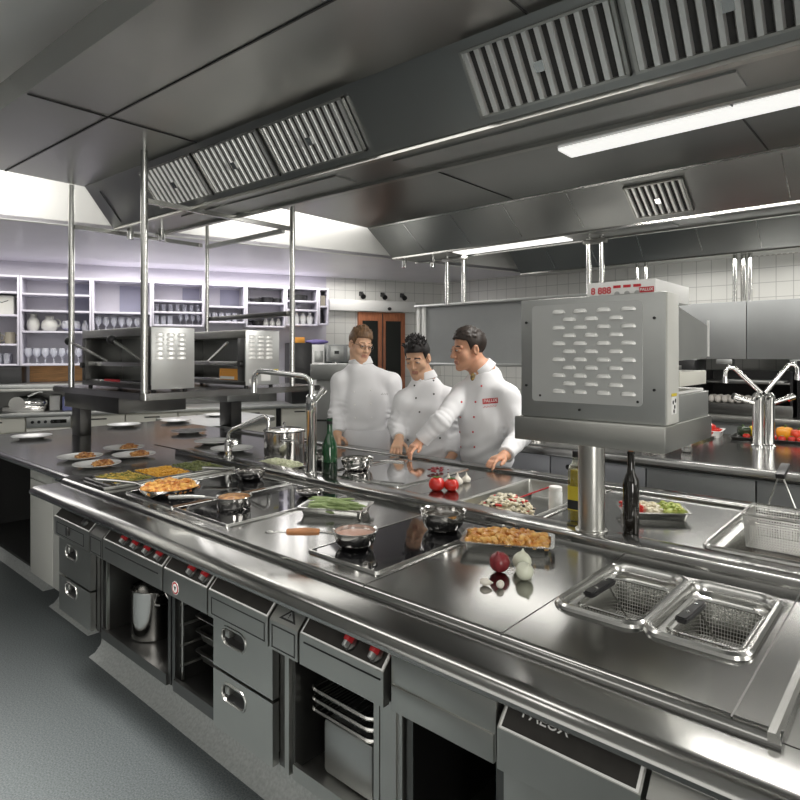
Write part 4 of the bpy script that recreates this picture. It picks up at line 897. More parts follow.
bm = NB(); loft(bm, [[(x_, y_, z_) for x_, _, z_ in [(p[0], 0, p[1]) for p in [(q[0], q[1]) for q in rr(GX0+.042, GX1-.062, 1.372, 1.672, .012, 0)]]] for y_ in (GY-.0005, GY-.0035)]); vp = part('vent_panel', bm, M['ventpanel'], g)
# pressed louvres: alternating rows of four and three
lou = None
px_ = [(.265, .465, .675, .885), (.365, .565, .78)]
for r_ in range(11):
    for f in px_[r_ % 2]:
        cx = GX0+.042+f*(GX1-.062-GX0-.042); cz = 1.650-r_*.0243
        bm = NB()
        w, h, dp_ = .0215, .012, .009
        rings = []
        for s in np.linspace(-1, 1, 9):
            e = math.sqrt(max(0, 1-abs(s)**4)); rings.append([(s*w, 0, -h*.5), (s*w, -dp_*e, -h*.5), (s*w, -dp_*e*.85, -h*.1+h*.35*e), (s*w, 0, -h*.1+h*.6*e)])
        if lou is None:
            loft(bm, rings); lou = part('louvre', bm, M['louvre'], vp, local=True); lou.location = (cx-(-.78), GY-.0035-1.93, cz-1.322)
        else:
            o = lou.copy(); COL.objects.link(o); o.location = (cx-(-.78), GY-.0035-1.93, cz-1.322); bm.free()
for x_, z_ in ((GX0+.07, 1.39), (GX1-.075, 1.385), (-.80, 1.352), (GX0+.02, 1.42), (GX0+.02, 1.62), (GX1-.03, 1.42), (GX1-.03, 1.62)):
    bm = NB(); cyl(bm, (x_, GY-.004, z_), (x_, GY, z_), .004, n=10); part('screw', bm, M['rub'], g)
bm = NB(); box(bm, (GX0, GY+.10, 1.322), (GX1, 2.14, 1.40), .003); part('grill_base', bm, M['dull'], g)
bm = NB(); box(bm, (GX0+.06, GY+.10, 1.40), (GX1-.06, GY+.16, 1.69)); part('column_back', bm, M['dsteel'], g)
bm = NB(); prism(bm, [(GY+.10, 1.50), (GY+.10, 1.66), (2.145, 1.612), (2.145, 1.515), (2.12, 1.505)], 'x', GX0+.005, GX1-.004); hd_ = part('grill_hood', bm, M['dull'], g)
bm = NB(); box(bm, (GX1-.006, 2.143, 1.512), (GX1+.0, 2.150, 1.63)); part('hood_edge', bm, M['white'], hd_)
bm = NB(); box(bm, (GX0+.03, GY+.11, 1.425), (GX1+.004, 2.10, 1.468), .003); part('grill_drawer', bm, M['cream'], g)
bm = NB(); box(bm, (GX0+.05, GY+.11, 1.401), (GX1-.01, 2.12, 1.41), .002); part('drip_tray', bm, M['white'], g)
bm = NB(); box(bm, (GX1-.001, GY+.002, 1.325), (GX1+.0045, GY+.098, 1.69), .001); sp_ = part('side_panel', bm, M['offwhite'], g)
bm = NB(); box(bm, (GX1+.0045, GY+.03, 1.352), (GX1+.0055, GY+.075, 1.40)); part('warning_sticker', bm, M['whitelabel'], sp_)
bm = NB(); box(bm, (GX1+.0055, GY+.03, 1.402), (GX1+.006, GY+.075, 1.41)); part('yellow_strip', bm, M['yellowlabel'], sp_)
for q in ((.045, .385), (.058, .372), (.052, .36), (.064, .389)):
    bm = NB(); sphere(bm, (GX1+.0058, GY+q[0], 1+q[1]), .006, .15, 1, 1); part('sticker_mark', bm, M['rub'], sp_)
bm = NB(); box(bm, (-.81, 1.795, 1.68), (-.602, 2.11, 1.738), .002); cb = part('control_box', bm, M['white'], g)
tb = text_bm('8 888', .028, 0, .0006); place_bm(tb, (-.765, 1.7945, 1.712), (1, 0, 0), (0, 0, 1)); part('red_display', tb, M['redlabel'], cb)
for k in range(3):
    x_ = -.715+.030*k
    bm = NB(); box(bm, (x_-.011, 1.793, 1.718), (x_+.011, 1.7955, 1.726)); part('red_display', bm, M['redlabel'], cb)
    bm = NB(); cyl(bm, (x_, 1.793, 1.70), (x_, 1.7955, 1.70), .008, n=14); part('button', bm, M['dull'], cb)
tb = text_bm('PALUX', .0125, .1, .0001); place_bm(tb, (-.628, 1.7925, 1.708), (1, 0, 0), (0, 0, 1)); part('maker_lettering', tb, M['whitelabel'], cb)
bm = NB(); box(bm, (-.649, 1.7935, 1.700), (-.607, 1.7955, 1.716)); part('maker_plate', bm, M['redlabel'], cb)
# ================================================================ HANGING BRIDGE WITH TWO GRILLS, LEFT
sh = T('bridge_shelf', 'large steel bridge shelf on two posts above the plate counter', 'shelf', (-4.2, 2.4, .9005))
bm = NB(); loft(bm, [rr(-5.0, -3.53, 1.68, 3.10, .04, z) for z in (1.24, 1.282)]); bmesh.ops.bevel(bm, geom=[e for e in bm.edges if abs(e.verts[0].co.z-e.verts[1].co.z) < 1e-5], offset=.006, segments=2, affect='EDGES'); part('shelf_slab', bm, M['top'], sh)
bm = NB(); box(bm, (-4.99, 1.77, 1.12), (-4.05, 2.25, 1.24), .003); part('beam', bm, M['dsteel'], sh)
bm = NB(); box(bm, (-4.85, 2.75, 1.13), (-4.30, 3.06, 1.24), .003); part('beam', bm, M['dull'], sh)
bm = NB(); box(bm, (-4.98, 1.82, .9005), (-4.82, 1.90, 1.13), .003); part('post', bm, M['dsteel'], sh)
bm = NB(); box(bm, (-4.62, 2.88, .9015), (-4.44, 2.98, 1.13), .003); part('post', bm, M['dsteel'], sh)
poles = T('suspension_frame', 'four slim steel poles with top bars from canopy down to the bridge shelf', 'frame', (-4.1, 2.2, 1.2825))
for x_, y_, r_ in ((-3.565, 1.71, .021), (-4.69, 1.71, .021), (-3.565, 2.83, .020), (-4.62, 2.76, .016)):
    zt = 2.7435 if y_ < 1.79 or y_ > 2.56 else 2.745
    bm = NB(); cyl(bm, (x_, y_, 1.2825), (x_, y_, zt), r_, n=16); part('pole', bm, M['mirror'], poles)
bm = NB(); box(bm, (-4.70, 1.73, 2.43), (-4.675, 2.75, 2.46)); part('top_bar', bm, M['mirror'], poles)
bm = NB(); box(bm, (-3.58, 1.73, 2.43), (-3.555, 2.81, 2.46)); part('top_bar', bm, M['mirror'], poles)
bm = NB(); box(bm, (-4.62, 2.775, 1.80), (-3.565, 2.81, 1.835), .003); part('cross_bar', bm, M['dsteel'], poles)
bm = NB(); box(bm, (-4.60, 2.745, 2.41), (-3.58, 2.775, 2.44)); part('top_bar', bm, M['dull'], poles)
def grill(label, y0, sticker):
    t = T('salamander_grill', label, 'grill', (-4.09, y0, 1.2825))
    X0, X1, Y1, Z0, Z1 = -4.62, -3.575, y0+.29, 1.30, 1.687
    for x_ in (X0+.05, X1-.05):
        for y_ in (y0+.04, Y1-.04):
            bm = NB(); cyl(bm, (x_, y_, 1.2825), (x_, y_, 1.302), .015, n=12); part('foot', bm, M['black'], t)
    bm = NB(); box(bm, (X0, y0, Z1-.055), (X1, Y1, Z1), .004); part('hood_top', bm, M['steel'], t)
    bm = NB(); box(bm, (X0, y0, Z0), (X1, Y1, Z0+.03), .003); part('grill_base', bm, M['dsteel'], t)
    bm = NB(); box(bm, (X0+.05, Y1-.03, Z0+.03), (X1-.07, Y1-.005, Z1-.055)); part('back_wall', bm, M['dull'], t)
    bm = NB(); box(bm, (X0, y0, Z0+.03), (X0+.06, Y1, Z1-.055), .003); part('side_cheek', bm, M['dsteel'], t)
    bm = NB(); box(bm, (X1-.10, y0+.003, Z0+.03), (X1-.014, Y1-.03, Z1-.055), .003); ck = part('side_cheek', bm, M['dsteel'], t)
    bm = NB(); cyl(bm, (X1-.055, y0+.003, 1.45), (X1-.055, y0-.022, 1.45), .024, .02, n=18); part('knob', bm, M['rub'], ck)
    bm = NB(); cyl(bm, (X0+.03, y0+.0, 1.44), (X0+.03, y0-.02, 1.44), .02, n=18); part('knob', bm, M['rub'], t)
    bm = NB(); box(bm, (X1-.012, y0+.002, Z0+.002), (X1+.001, Y1-.002, Z1-.002), .002); sv = part('vent_side', bm, M['ventpanel'], t)
    for c_ in range(3):
        for r_ in range(6):
            bm = NB(); cy, cz = y0+.055+.072*c_, Z1-.045-.029*r_
            rings = []
            for s in np.linspace(-1, 1, 7):
                e = math.sqrt(max(0, 1-abs(s)**4)); rings.append([(X1+.001, cy+s*.029, cz-.010), (X1+.001+.009*e, cy+s*.029, cz-.010), (X1+.001+.006*e, cy+s*.029, cz+.006*e), (X1+.001, cy+s*.029, cz+.010*e)])
            loft(bm, rings); part('louvre', bm, M['louvre'], sv)
    bm = NB(); box(bm, (X0+.07, y0+.02, 1.44), (X1-.11, Y1-.04, 1.452), .003); box(bm, (X0+.07, y0+.012, 1.437), (X1-.11, y0+.024, 1.468), .003); part('grid_shelf', bm, M['mirror'], t)
    bm = NB(); box(bm, (X0+.08, y0+.015, Z0+.03), (X1-.12, Y1-.05, Z0+.045), .003); dtr = part('drip_tray', bm, M['chrome'], t)
    if sticker == 1:
        bm = NB(); box(bm, (X0+.35, y0+.011, Z0+.035), (X0+.58, y0+.0145, Z0+.05)); part('red_strip', bm, M['redlabel'], dtr)
        for xk, xe in ((-4.71, -4.25), (-4.0, -3.72)):
            bm = NB(); tube(bm, [(xk+.02, y0-.05, 1.605), (xe, y0+.03, 1.47)], .010, 8); lv = part('lever', bm, M['mirror'], t)
            bm = NB(); sphere(bm, (xk, y0-.055, 1.612), .030); part('ball_knob', bm, M['black'], lv)
    else:
        bm = NB(); tube(bm, [(-3.75, y0-.03, 1.60), (-4.1, y0+.03, 1.47)], .010, 8); part('lever', bm, M['mirror'], t)
        bm = NB(); box(bm, (X1-.34, y0+.009, 1.335), (X1-.11, y0+.02, 1.415)); pl_ = part('data_plate', bm, M['orangelabel'], t)
        bm = NB(); box(bm, (X1-.33, y0+.007, 1.34), (X1-.15, y0+.0095, 1.36)); part('white_print', bm, M['whitelabel'], pl_)
        for a, b, c_, d_ in ((.03, .10, 1.315, 1.345), (.13, .21, 1.33, 1.385)):
            bm = NB(); box(bm, (X1, y0+a, c_), (X1+.002, y0+b, d_)); part('sticker', bm, M['whitelabel'], sv)
        bm = NB(); box(bm, (X1, y0+.24, 1.40), (X1+.002, y0+.28, 1.41)); part('yellow_sticker', bm, M['yellowlabel'], sv)
    return t
grill('open-fronted salamander grill with two black ball levers, front left on the bridge shelf', 1.757, 1)
grill('rear salamander grill on the bridge shelf, orange data plate inside', 2.43, 2)
# ================================================================ SHELF WALL (left) -- local x along the wall, -y into the room
def WT(name, label, cat, s, n, z, group=None): return T(name, label, cat, W(s, n, z), group, WA)
def unit(s0, s1, zb, zt, shelves, label, dark=None):
    t = WT('shelf_unit', label, 'shelf', s0, .002, zb); w = s1-s0; h = zt-zb; D = .30; th = .022
    bm = NB(); box(bm, (0, -.012, 0), (w, 0, h)); part('back_panel', bm, M['lav'], t, local=True)
    if dark:
        bm = NB(); box(bm, (dark[0]-s0, -.02, dark[2]-zb), (dark[1]-s0, -.0125, dark[3]-zb)); part('sliding_panel', bm, M['lavdark'], t, local=True)
    for x_ in (0, w-th):
        bm = NB(); box(bm, (x_+.0005, -D, 0), (x_+th-.0005, -.0125, h), .002); part('side_panel', bm, M['lavshelf'], t, local=True)
    for z_ in [zb] + list(shelves) + [zt-th]:
        bm = NB(); box(bm, (th, -D, z_-zb), (w-th, -.0125, z_-zb+th), .002); part('shelf_board', bm, M['lavshelf'], t, local=True)
    return t
TH = .0223
unit(-.72, .235, 1.39, 2.38, (1.61, 1.93, 2.18), 'lavender shelf unit at the left picture edge, with white box and mugs')
unit(.238, .94, 1.39, 2.38, (1.755, 1.985, 2.17), 'lavender shelf unit with round jugs and a double row of glasses', (.66, .90, 1.79, 2.34))
unit(.943, 1.575, 1.39, 2.38, (1.755, 1.985), 'lavender shelf unit with tall panelled top and one row of glasses', (1.22, 1.5, 2.02, 2.34))
unit(1.578, 2.165, 1.85, 2.38, (2.005, 2.14), 'lavender shelf unit with two rows of glasses above the front grill', (1.93, 2.13, 2.17, 2.34))
unit(2.168, 2.66, 1.90, 2.38, (2.09,), 'lavender shelf unit with one low row of glasses right of a pole', (2.38, 2.62, 2.12, 2.34))
unit(2.663, 3.16, 1.855, 2.38, (1.995, 2.15), 'lavender shelf unit stacked with black pans')
unit(3.163, 3.59, 1.885, 2.38, (2.075, 2.19), 'lavender shelf unit with four pale jugs on its lowest board')
unit(3.593, 3.73, 1.90, 2.38, (2.13,), 'narrow lavender shelf unit at the right end of the shelf wall')
# glasses: stemmed and straight, copied along the boards
def glass_proto(kind):
    bm = NB()
    if kind == 'stem': lathe(bm, [(.03, 0), (.03, .002), (.005, .006), (.004, .06), (.02, .075), (.032, .10), (.033, .125), (.027, .155), (.026, .155), (.031, .125), (.030, .10), (.018, .078), (0, .07)], (0, 0, 0), 14)
    else: lathe(bm, [(.028, 0), (.031, .004), (.034, .115), (.0325, .115), (.0295, .008), (0, .007)], (0, 0, 0), 14)
    return bm
GP = {}
def glasses(kind, s0, s1, z, rows, step, label, group, n0=.08, scale=1.):
    for r_ in range(rows):
        k = 0; s = s0
        while s <= s1:
            p = W(s, n0+.085*r_, z)
            if kind not in GP:
                o = one('stemmed_glass' if kind == 'stem' else 'tumbler', glass_proto(kind), M['clearglass'], label, 'glass', p, group, local=True, rot=WA); GP[kind] = o
            else:
                o = GP[kind].copy(); COL.objects.link(o); o.location = p; o['label'] = label; o['group'] = group
            o.scale = (scale, scale, scale)
            s += step
glasses('stem', .30, .88, 1.39+TH, 2, .083, 'clear stemmed glass in the double row on the lowest board, behind the left pole', 'glasses on the lowest board', .10, 1.12)
glasses('tumbler', .27, .80, 1.56+TH, 0, .08, '', '')
glasses('stem', 1.0, 1.53, 1.755+TH, 2, .083, 'clear stemmed glass in the row above the front grill, left of the near pole', 'glasses above the front grill', .10, 1.1)
glasses('tumbler', 1.63, 1.85, 1.85+TH, 2, .075, 'clear tumbler at the left of the lower row, right of the near pole', 'tumblers right of the near pole', .10, .95)
glasses('stem', 1.90, 2.11, 1.85+TH, 2, .07, 'bright tall stemmed glass at the right of the lower row, right of the near pole', 'bright glasses right of the near pole', .10, .82)
glasses('tumbler', 1.63, 2.12, 2.005+TH, 1, .08, 'clear tumbler in the upper row, right of the near pole', 'tumblers on the upper board', .12, .85)
glasses('tumbler', 2.22, 2.62, 1.90+TH, 2, .08, 'clear tumbler in the row right of the far slim pole', 'tumblers right of the far pole', .10, .95)
glasses('tumbler', -.30, .18, 1.39+TH, 2, .08, 'clear tumbler on the lowest board at the left picture edge', 'tumblers at the left edge', .10)
# stoneware, jugs, boxes
def jug(label, s, z, r, h, m, name='jug', cat='jug', handle=True, n=.15, group=None, spout=True):
    t = WT(name, label, cat, s, n, z, group)
    bm = NB(); lathe(bm, [(r*.6, 0), (r*.85, h*.12), (r, h*.38), (r*.85, h*.65), (r*.5, h*.82), (r*.45, h*.95), (r*.52, h), (r*.45, h*.99), (r*.4, h*.9), (0, h*.88)], (0, 0, 0), 24); part('jug_body', bm, M[m], t, local=True)
    if handle: bm = NB(); tube(bm, arc((r*.75, 0, h*.55), r*.5, -PI/2, PI/2, 10, (1, 0, 0), (0, 0, 1)), r*.09, 8); part('handle', bm, M[m], t, local=True)
    return t
jug('pale stoneware jug at the left of the round jugs', .345, 1.755+TH, .065, .19, 'stone', handle=False)
jug('round pale teapot-like jug with handle, second on the jug board', .505, 1.755+TH, .088, .17, 'stone')
t = WT('glass_bowl', 'dark glass bowl beside the round pale jug', 'bowl', .72, .15, 1.755+TH)
bm = NB(); lathe(bm, [(.05, 0), (.09, .03), (.10, .08), (.085, .12), (.083, .12), (.096, .08), (.086, .034), (0, .008)], (0, 0, 0), 24); part('bowl_body', bm, M['clearglass'], t, local=True); bm = NB(); lathe(bm, [(.05, .0), (.095, .03), (.09, .035), (0, .035)], (0, 0, 0), 24); part('bowl_base', bm, M['lavdark'], t, local=True)
jug('small clear jug behind the left slim pole', .865, 1.755+TH, .04, .13, 'clearglass', handle=False)
for s, lb in ((.12, 'tan mug at the right on the left-edge shelf'), (-.02, 'tan mug at the left on the left-edge shelf')):
    t = WT('mug', lb, 'mug', s, .13, 1.61+TH)
    bm = NB(); lathe(bm, [(.045, 0), (.05, .004), (.05, .13), (.046, .13), (.045, .01), (0, .009)], (0, 0, 0), 24); part('mug_body', bm, M['tan'], t, local=True)
    bm = NB(); tube(bm, arc((.05, 0, .065), .035, -PI/2, PI/2, 8, (1, 0, 0), (0, 0, 1)), .007, 8); part('handle', bm, M['tan'], t, local=True)
bm = NB(); box(bm, (-.17, -.2, 0), (.11, 0, .21), .006); bx_ = one('storage_box', bm, M['offwhite'], 'white box with dark lettering on the left-edge shelf', 'box', W(.06, .03, 1.93+TH), local=True, rot=WA)
bm = NB(); tube(bm, [(-.12, -.201, .12), (-.06, -.201, .15), (.0, -.201, .13), (.06, -.201, .155)], .004, 5); part('box_print', bm, M['rub'], bx_, local=True)
for i, (s, z, r, h, lb) in enumerate(((2.81, 2.15+TH, .075, .055, 'black pan at the left of the top board'), (2.955, 2.15+TH, .075, .075, 'large black pan in the middle of the top board'), (3.075, 2.15+TH, .055, .065, 'black pan at the right of the top board'), (2.83, 1.855+TH, .075, .07, 'black pan at the left of the lower board of the pan shelf'), (3.36, 2.19+TH, .12, .075, 'black dish on the top board above the four jugs'))):
    t = WT('black_pan', lb, 'pan', s, .15, z); bm = NB(); lathe(bm, [(r*.8, 0), (r, h*.3), (r, h), (r*.95, h), (r*.93, h*.35), (0, .01)], (0, 0, 0), 24); part('pan_body', bm, M['black'], t, local=True)
    bm = NB(); tube(bm, [(-r, 0, h*.8), (-r-.03, -.02, h*.85), (-r-.035, -.03, h*.85)], .008, 6); part('handle', bm, M['black'], t, local=True)
for k in range(3): jug(['pale jug left of three beside the black pan', 'pale jug in the middle of three beside the black pan', 'pale jug right of three beside the black pan'][k], 2.93+.08*k, 1.855+TH, .034, .10, 'stone', n=.18)
for k in range(4): jug(['first pale jug from the left of four in a row', 'second pale jug from the left of four in a row', 'third pale jug from the left of four in a row', 'rightmost pale jug of four in a row'][k], 3.235+.09*k, 1.885+TH, .042, .155, 'porc', n=.18)
jug('small silver pot on the middle board above the four jugs', 3.32, 2.075+TH, .05, .08, 'chrome', 'silver_pot', 'pot')
jug('dark jug in the narrow unit at the right end', 3.66, 1.90+TH, .036, .18, 'black', n=.15, handle=False)
bm = NB(); box(bm, (-.03, -.1, 0), (.035, .08, .14), .004); one('carton', bm, M['tan'], 'small brown carton in the top of the narrow right unit', 'box', W(3.665, .14, 2.13+TH), local=True, rot=WA)
# wood strip with black gap below the left shelves, raised ledge, dome slicer, carton
bm = NB(); box(bm, (.29, -.022, 0), (2.2, -.002, .182)); one('wood_panel', bm, M['wood'], 'honey coloured wooden back panel under the left shelf units', 'panel', W(0, 0, 1.202), local=True, rot=WA)
t = WT('microwave_oven', 'black appliance front beneath the left-edge shelf', 'oven', -.25, .3, 1.20)
bm = NB(); box(bm, (-.3, -.02, 0), (.51, .28, .178), .004); part('body', bm, M['black'], t, local=True); bm = NB(); box(bm, (-.28, -.026, .02), (.30, -.018, .16), .003); part('door_glass', bm, M['darkglass'], t, local=True)
bm = NB(); box(bm, (-1.3, -.58, 0), (1.6, -.05, .045), .004); lg = one('raised_ledge', bm, M['dull'], 'long steel ledge above the left wall worktop', 'shelf', W(0, .05, 1.152), local=True, rot=WA)
bm = NB(); box(bm, (-1.3, -.585, -.03), (1.6, -.56, .0), .003); part('ledge_rail', bm, M['steel'], lg, local=True)
for s in (-1.0, .98, 1.5):
    bm = NB(); cyl(bm, (s, -.3, -.252), (s, -.3, 0), .022, n=14); part('ledge_leg', bm, M['steel'], lg, local=True)
bm = NB(); box(bm, (-1.5, -.66, .86), (3.77, -.03, .90), .004); wt2 = one('worktop', bm, M['dull'], 'steel worktop running along the shelf wall', 'worktop', W(0, 0, 0), local=True, rot=WA)
bm = NB(); box(bm, (-1.5, -.02, .901), (3.1, -.002, 1.15)); one('dark_backing', bm, M['dsteel'], 'added dark sheet under the raised ledge, darkens the counter reflection', 'dark_backing', W(0, 0, 0), local=True, rot=WA)  # added sheet, darkens what the pass plate mirrors in place of dark equipment
t = WT('slicer', 'polished dome-topped slicer on the worktop at the left picture edge', 'slicer', .33, .38, .9)
bm = NB(); box(bm, (-.22, -.13, 0), (.17, .13, .06), .012); part('machine_base', bm, M['pansteel'], t, local=True)
bm = NB(); sphere(bm, (.0, 0, .09), .15, 1.25, .9, .55, 28, 14); part('dome', bm, M['chrome'], t, local=True)
bm = NB(); cyl(bm, (-.08, -.15, .09), (-.08, -.12, .09), .075, n=30); part('blade_guard', bm, M['pansteel'], t, local=True)
bm = NB(); tube(bm, [(.02, -.12, .17), (.12, -.14, .22), (.16, -.14, .22)], .016, 10); part('handle', bm, M['chrome'], t, local=True)
bm = NB(); box(bm, (-.05, -.05, 0), (.05, .05, .16), .003); one('carton', bm, M['white'], 'narrow white carton between slicer and blue carton', 'box', W(.58, .30, .9002), local=True, rot=WA)
bm = NB(); box(bm, (-.07, -.06, 0), (.07, .06, .15), .003); bc = one('carton', bm, M['blue'], 'blue and white carton under the ledge right of the slicer', 'box', W(.735, .38, .9002), local=True, rot=WA)
bm = NB(); box(bm, (-.05, -.0615, .05), (.04, -.0605, .12)); part('carton_label', bm, M['whitelabel'], bc, local=True)
# base cabinets along the shelf wall
def wcab(s0, s1, label, kind):
    t = WT('base_cabinet', label, 'cabinet', s0, .05, .1); w = s1-s0
    bm = NB(); box(bm, (0, -.55, 0), (w, 0, .758)); part('body', bm, M['cream'], t, local=True)
    if kind == 'drawers': zs = [(.51, .745), (.26, .50), (.01, .25)]
    elif kind == 'oven': zs = []
    else: zs = [(.60, .745), (.01, .59)]
    for a, b in zs:
        bm = NB(); box(bm, (.004, -.572, a), (w-.004, -.551, b), .003); d_ = part('drawer' if kind == 'drawers' or a > .5 else 'door', bm, M['cream'], t, local=True)
        bm = NB(); box(bm, (w*.35, -.5735, b-.045), (w*.65, -.5715, b-.03), .0005); part('handle', bm, M['rub'], d_, local=True)
    if kind == 'oven':
        bm = NB(); box(bm, (.004, -.572, .64), (w-.004, -.551, .752), .003); cpn = part('control_strip', bm, M['dull'], t, local=True)
        for k in range(5):
            bm = NB(); cyl(bm, (.06+.06*k, -.572, .70), (.06+.06*k, -.585, .70), .016, n=12); part('button', bm, M['black'], cpn, local=True)
        bm = NB(); box(bm, (w*.55, -.574, .68), (w*.9, -.5715, .72)); part('display', bm, M['darkglass'], cpn, local=True)
        bm = NB(); box(bm, (.004, -.572, .02), (w-.004, -.551, .63), .003); dr = part('door', bm, M['offwhite'], t, local=True)
        bm = NB(); tube(bm, [(.03, -.572, .60), (.03, -.60, .60), (w-.03, -.60, .60), (w-.03, -.572, .60)], .008, 8); part('handle', bm, M['chrome'], dr, local=True)
S_ = [-1.45, -.85, -.25, .345, .77, 1.3, 1.85, 2.4, 2.98]
LB = ['white base cabinet farthest left along the shelf wall', 'second white base cabinet from the left along the shelf wall', 'white base cabinet just left of the dishwasher at the shelf wall', 'dishwasher with a button strip under the left worktop', 'cream base cabinet right of the dishwasher', 'cream base cabinet behind the shelf posts', 'cream base cabinet behind the plates on the pass', 'cream drawer cabinet behind the small tap']
for i in range(8): wcab(S_[i]+.003, S_[i+1]-.003, LB[i], 'oven' if i == 3 else 'drawers' if i in (5, 6, 7) else 'door')
bm = NB(); box(bm, (2.985, -.6, .1), (3.035, -.05, .858)); one('filler_strip', bm, M['black'], 'black gap strip between cream drawer cabinets behind the lidded pot', 'strip', W(0, 0, 0), local=True, rot=WA)
wcab(3.04, 3.50, 'cream drawer cabinet behind the tall tap', 'drawers'); wcab(3.503, 3.77, 'narrow cream cabinet behind the man with glasses', 'drawers')
# coffee machines
t = WT('coffee_machine', 'tall black coffee machine with white front panel right of a slim pole', 'coffee machine', 3.18, .5, .9)
bm = NB(); box(bm, (.0, -.05, 0), (.26, .35, .76), .006); part('body', bm, M['black'], t, local=True)
bm = NB(); box(bm, (.262, -.06, .02), (.42, .34, .735), .006); part('front_body', bm, M['white'], t, local=True)
bm = NB(); box(bm, (.29, -.064, .52), (.40, -.058, .66), .003); part('display', bm, M['dull'], t, local=True); bm = NB(); box(bm, (.275, -.066, .43), (.41, -.058, .47), .003); part('outlet_bar', bm, M['rub'], t, local=True)
bm = NB(); box(bm, (-.05, -.1, 0), (.07, .1, .07), .003); one('carton', bm, M['orangelabel'], 'small orange carton on top of the black coffee machine', 'box', W(3.30, .36, 1.661), local=True, rot=WA)
bm = NB(); sphere(bm, (0, 0, .035), .06, 2.6, 1.4, .52, 18, 10); one('folded_cloth', bm, M['purple'], 'dark purple cloth lying on the white coffee machine', 'cloth', W(3.56, .34, 1.642), local=True, rot=WA)
t = WT('espresso_machine', 'grey twin-group espresso machine behind the man with glasses', 'coffee machine', 3.62, .55, .9)
bm = NB(); box(bm, (0, -.02, 0), (.46, .45, .25), .01); box(bm, (0, .12, .25), (.46, .45, .52), .01); box(bm, (0, -.1, .52), (.46, .45, .74), .01); part('body', bm, M['grey'], t, local=True)
for k in range(2):
    bm = NB(); box(bm, (.03+.22*k, -.112, .55), (.20+.22*k, -.098, .72), .004); part('panel', bm, M['dull'], t, local=True)
    bm = NB(); box(bm, (.08+.22*k, -.115, .62), (.14+.22*k, -.111, .66)); part('display', bm, M['rub'], t, local=True)
    bm = NB(); cyl(bm, (.11+.22*k, -.03, .52), (.11+.22*k, -.03, .45), .035); tube(bm, [(.11+.22*k, -.06, .47), (.11+.22*k, -.18, .45)], .012, 8); part('brew_group', bm, M['chrome'], t, local=True)
# grey steel cabinet behind the man with glasses
c = ond(325, 440, 6.1)
t = T('steel_cabinet', 'grey steel pedestal cabinet just left of the man with glasses', 'cabinet', (c.x, c.y, 0), rot=.62)
bm = NB(); box(bm, (-.09, 0, 0), (.30, .4, 1.26), .004); part('body', bm, M['dull'], t, local=True)
bm = NB(); box(bm, (-.14, -.05, 1.262), (.34, .42, 1.42), .006); part('top_box', bm, M['dull'], t, local=True)
bm = NB(); box(bm, (-.088, -.003, .84), (.298, -.0005, .86)); part('seam', bm, M['rub'], t, local=True)
# ================================================================ BACK ISLAND (behind the chefs) AND FAR WALL
bi = T('worktop', 'steel worktop of the second island behind the chefs', 'worktop', (-1.6, 4.4, .86))
bm = NB(); slab(bm, (-4.0, 1.2), (3.72, 5.2), .862, .9); part('top_plate', bm, M['top'], bi)
bm = NB(); prism(bm, [(3.76, .9005), (3.69, .900), (3.680, .897), (3.676, .890), (3.676, .848), (3.681, .842), (3.76, .842)], 'x', -4.0, 1.2); part('front_rim', bm, M['top'], bi)
xs = [-4.0, -3.5, -3.0, -2.52, -1.93, -1.30, -.72, -.1, .5, 1.2]
dl = ['pale grey drawer cabinet behind the man with glasses', 'pale grey drawer cabinet behind the young chef', 'pale grey drawer cabinet behind the older chef', 'pale blue-grey drawer cabinet with slot handle right of the older chef', 'pale grey drawer cabinet behind the oil bottle', 'grey cabinet front behind the black wine bottle', 'grey cabinet front behind the hanging basket, left part', 'grey cabinet front behind the raised basket grip', 'grey cabinet front right of the picture edge']
for i in range(9):
    a, b = xs[i]+.004, xs[i+1]-.004
    t = T('base_cabinet', dl[i], 'cabinet', ((a+b)/2, 3.72, .12))
    bm = NB(); box(bm, (a, 3.73, .12), (b, 5.1, .838)); part('body', bm, M['grey'], t)
    for z0, z1 in (((.56, .838), (.28, .55), (.13, .27)) if i < 5 else ((.13, .838),)):
        bm = NB(); box(bm, (a, 3.705, z0), (b, 3.729, z1), .003); d_ = part('drawer' if i < 5 else 'door', bm, M['bluegrey' if i < 5 else 'grey'], t)
        hx = a+.17 if i != 3 else a+.17
        bm = NB(); loft(bm, [pill(hx, z1-.06, .13, .036, 3.7055), pill(hx, z1-.06, .12, .028, 3.699), pill(hx, z1-.06, .108, .02, 3.7035)])
        if i < 5: part('handle', bm, M['rub'], d_)
        else: bm.free()
bm = NB(); box(bm, (-3.98, 3.80, 0), (1.2, 5.1, .12)); struct('baseboard_back_island', bm, M['plinth'])
# over-shelf screen with frame, hanging above the back island
sc = T('hanging_screen', 'wide grey steel screen hanging behind the chefs', 'screen', (-2.6, 4.85, 1.42))
bm = NB(); box(bm, (-3.98, 4.85, 1.43), (-1.50, 4.88, 2.0)); part('screen_sheet', bm, M['grey'], sc)
bm = NB(); box(bm, (-4.05, 4.80, 2.0), (-1.48, 4.95, 2.025), .003); box(bm, (-4.03, 4.78, 1.405), (-1.48, 5.0, 1.43), .003); part('screen_frame', bm, M['dull'], sc)
for xx in (-4.03, -3.96):
    bm = NB(); box(bm, (xx, 4.82, 1.43), (xx+.035, 4.85, 2.0), .003); part('white_post', bm, M['white'], sc)
bm = NB(); box(bm, (-2.74, 4.846, 1.44), (-2.725, 4.851, 1.99)); part('sheet_seam', bm, M['rub'], sc)
for xx in (-3.9, -1.6):
    bm = NB(); cyl(bm, (xx, 4.9, .9), (xx, 4.9, 1.405), .025, n=14); part('screen_leg', bm, M['steel'], sc)
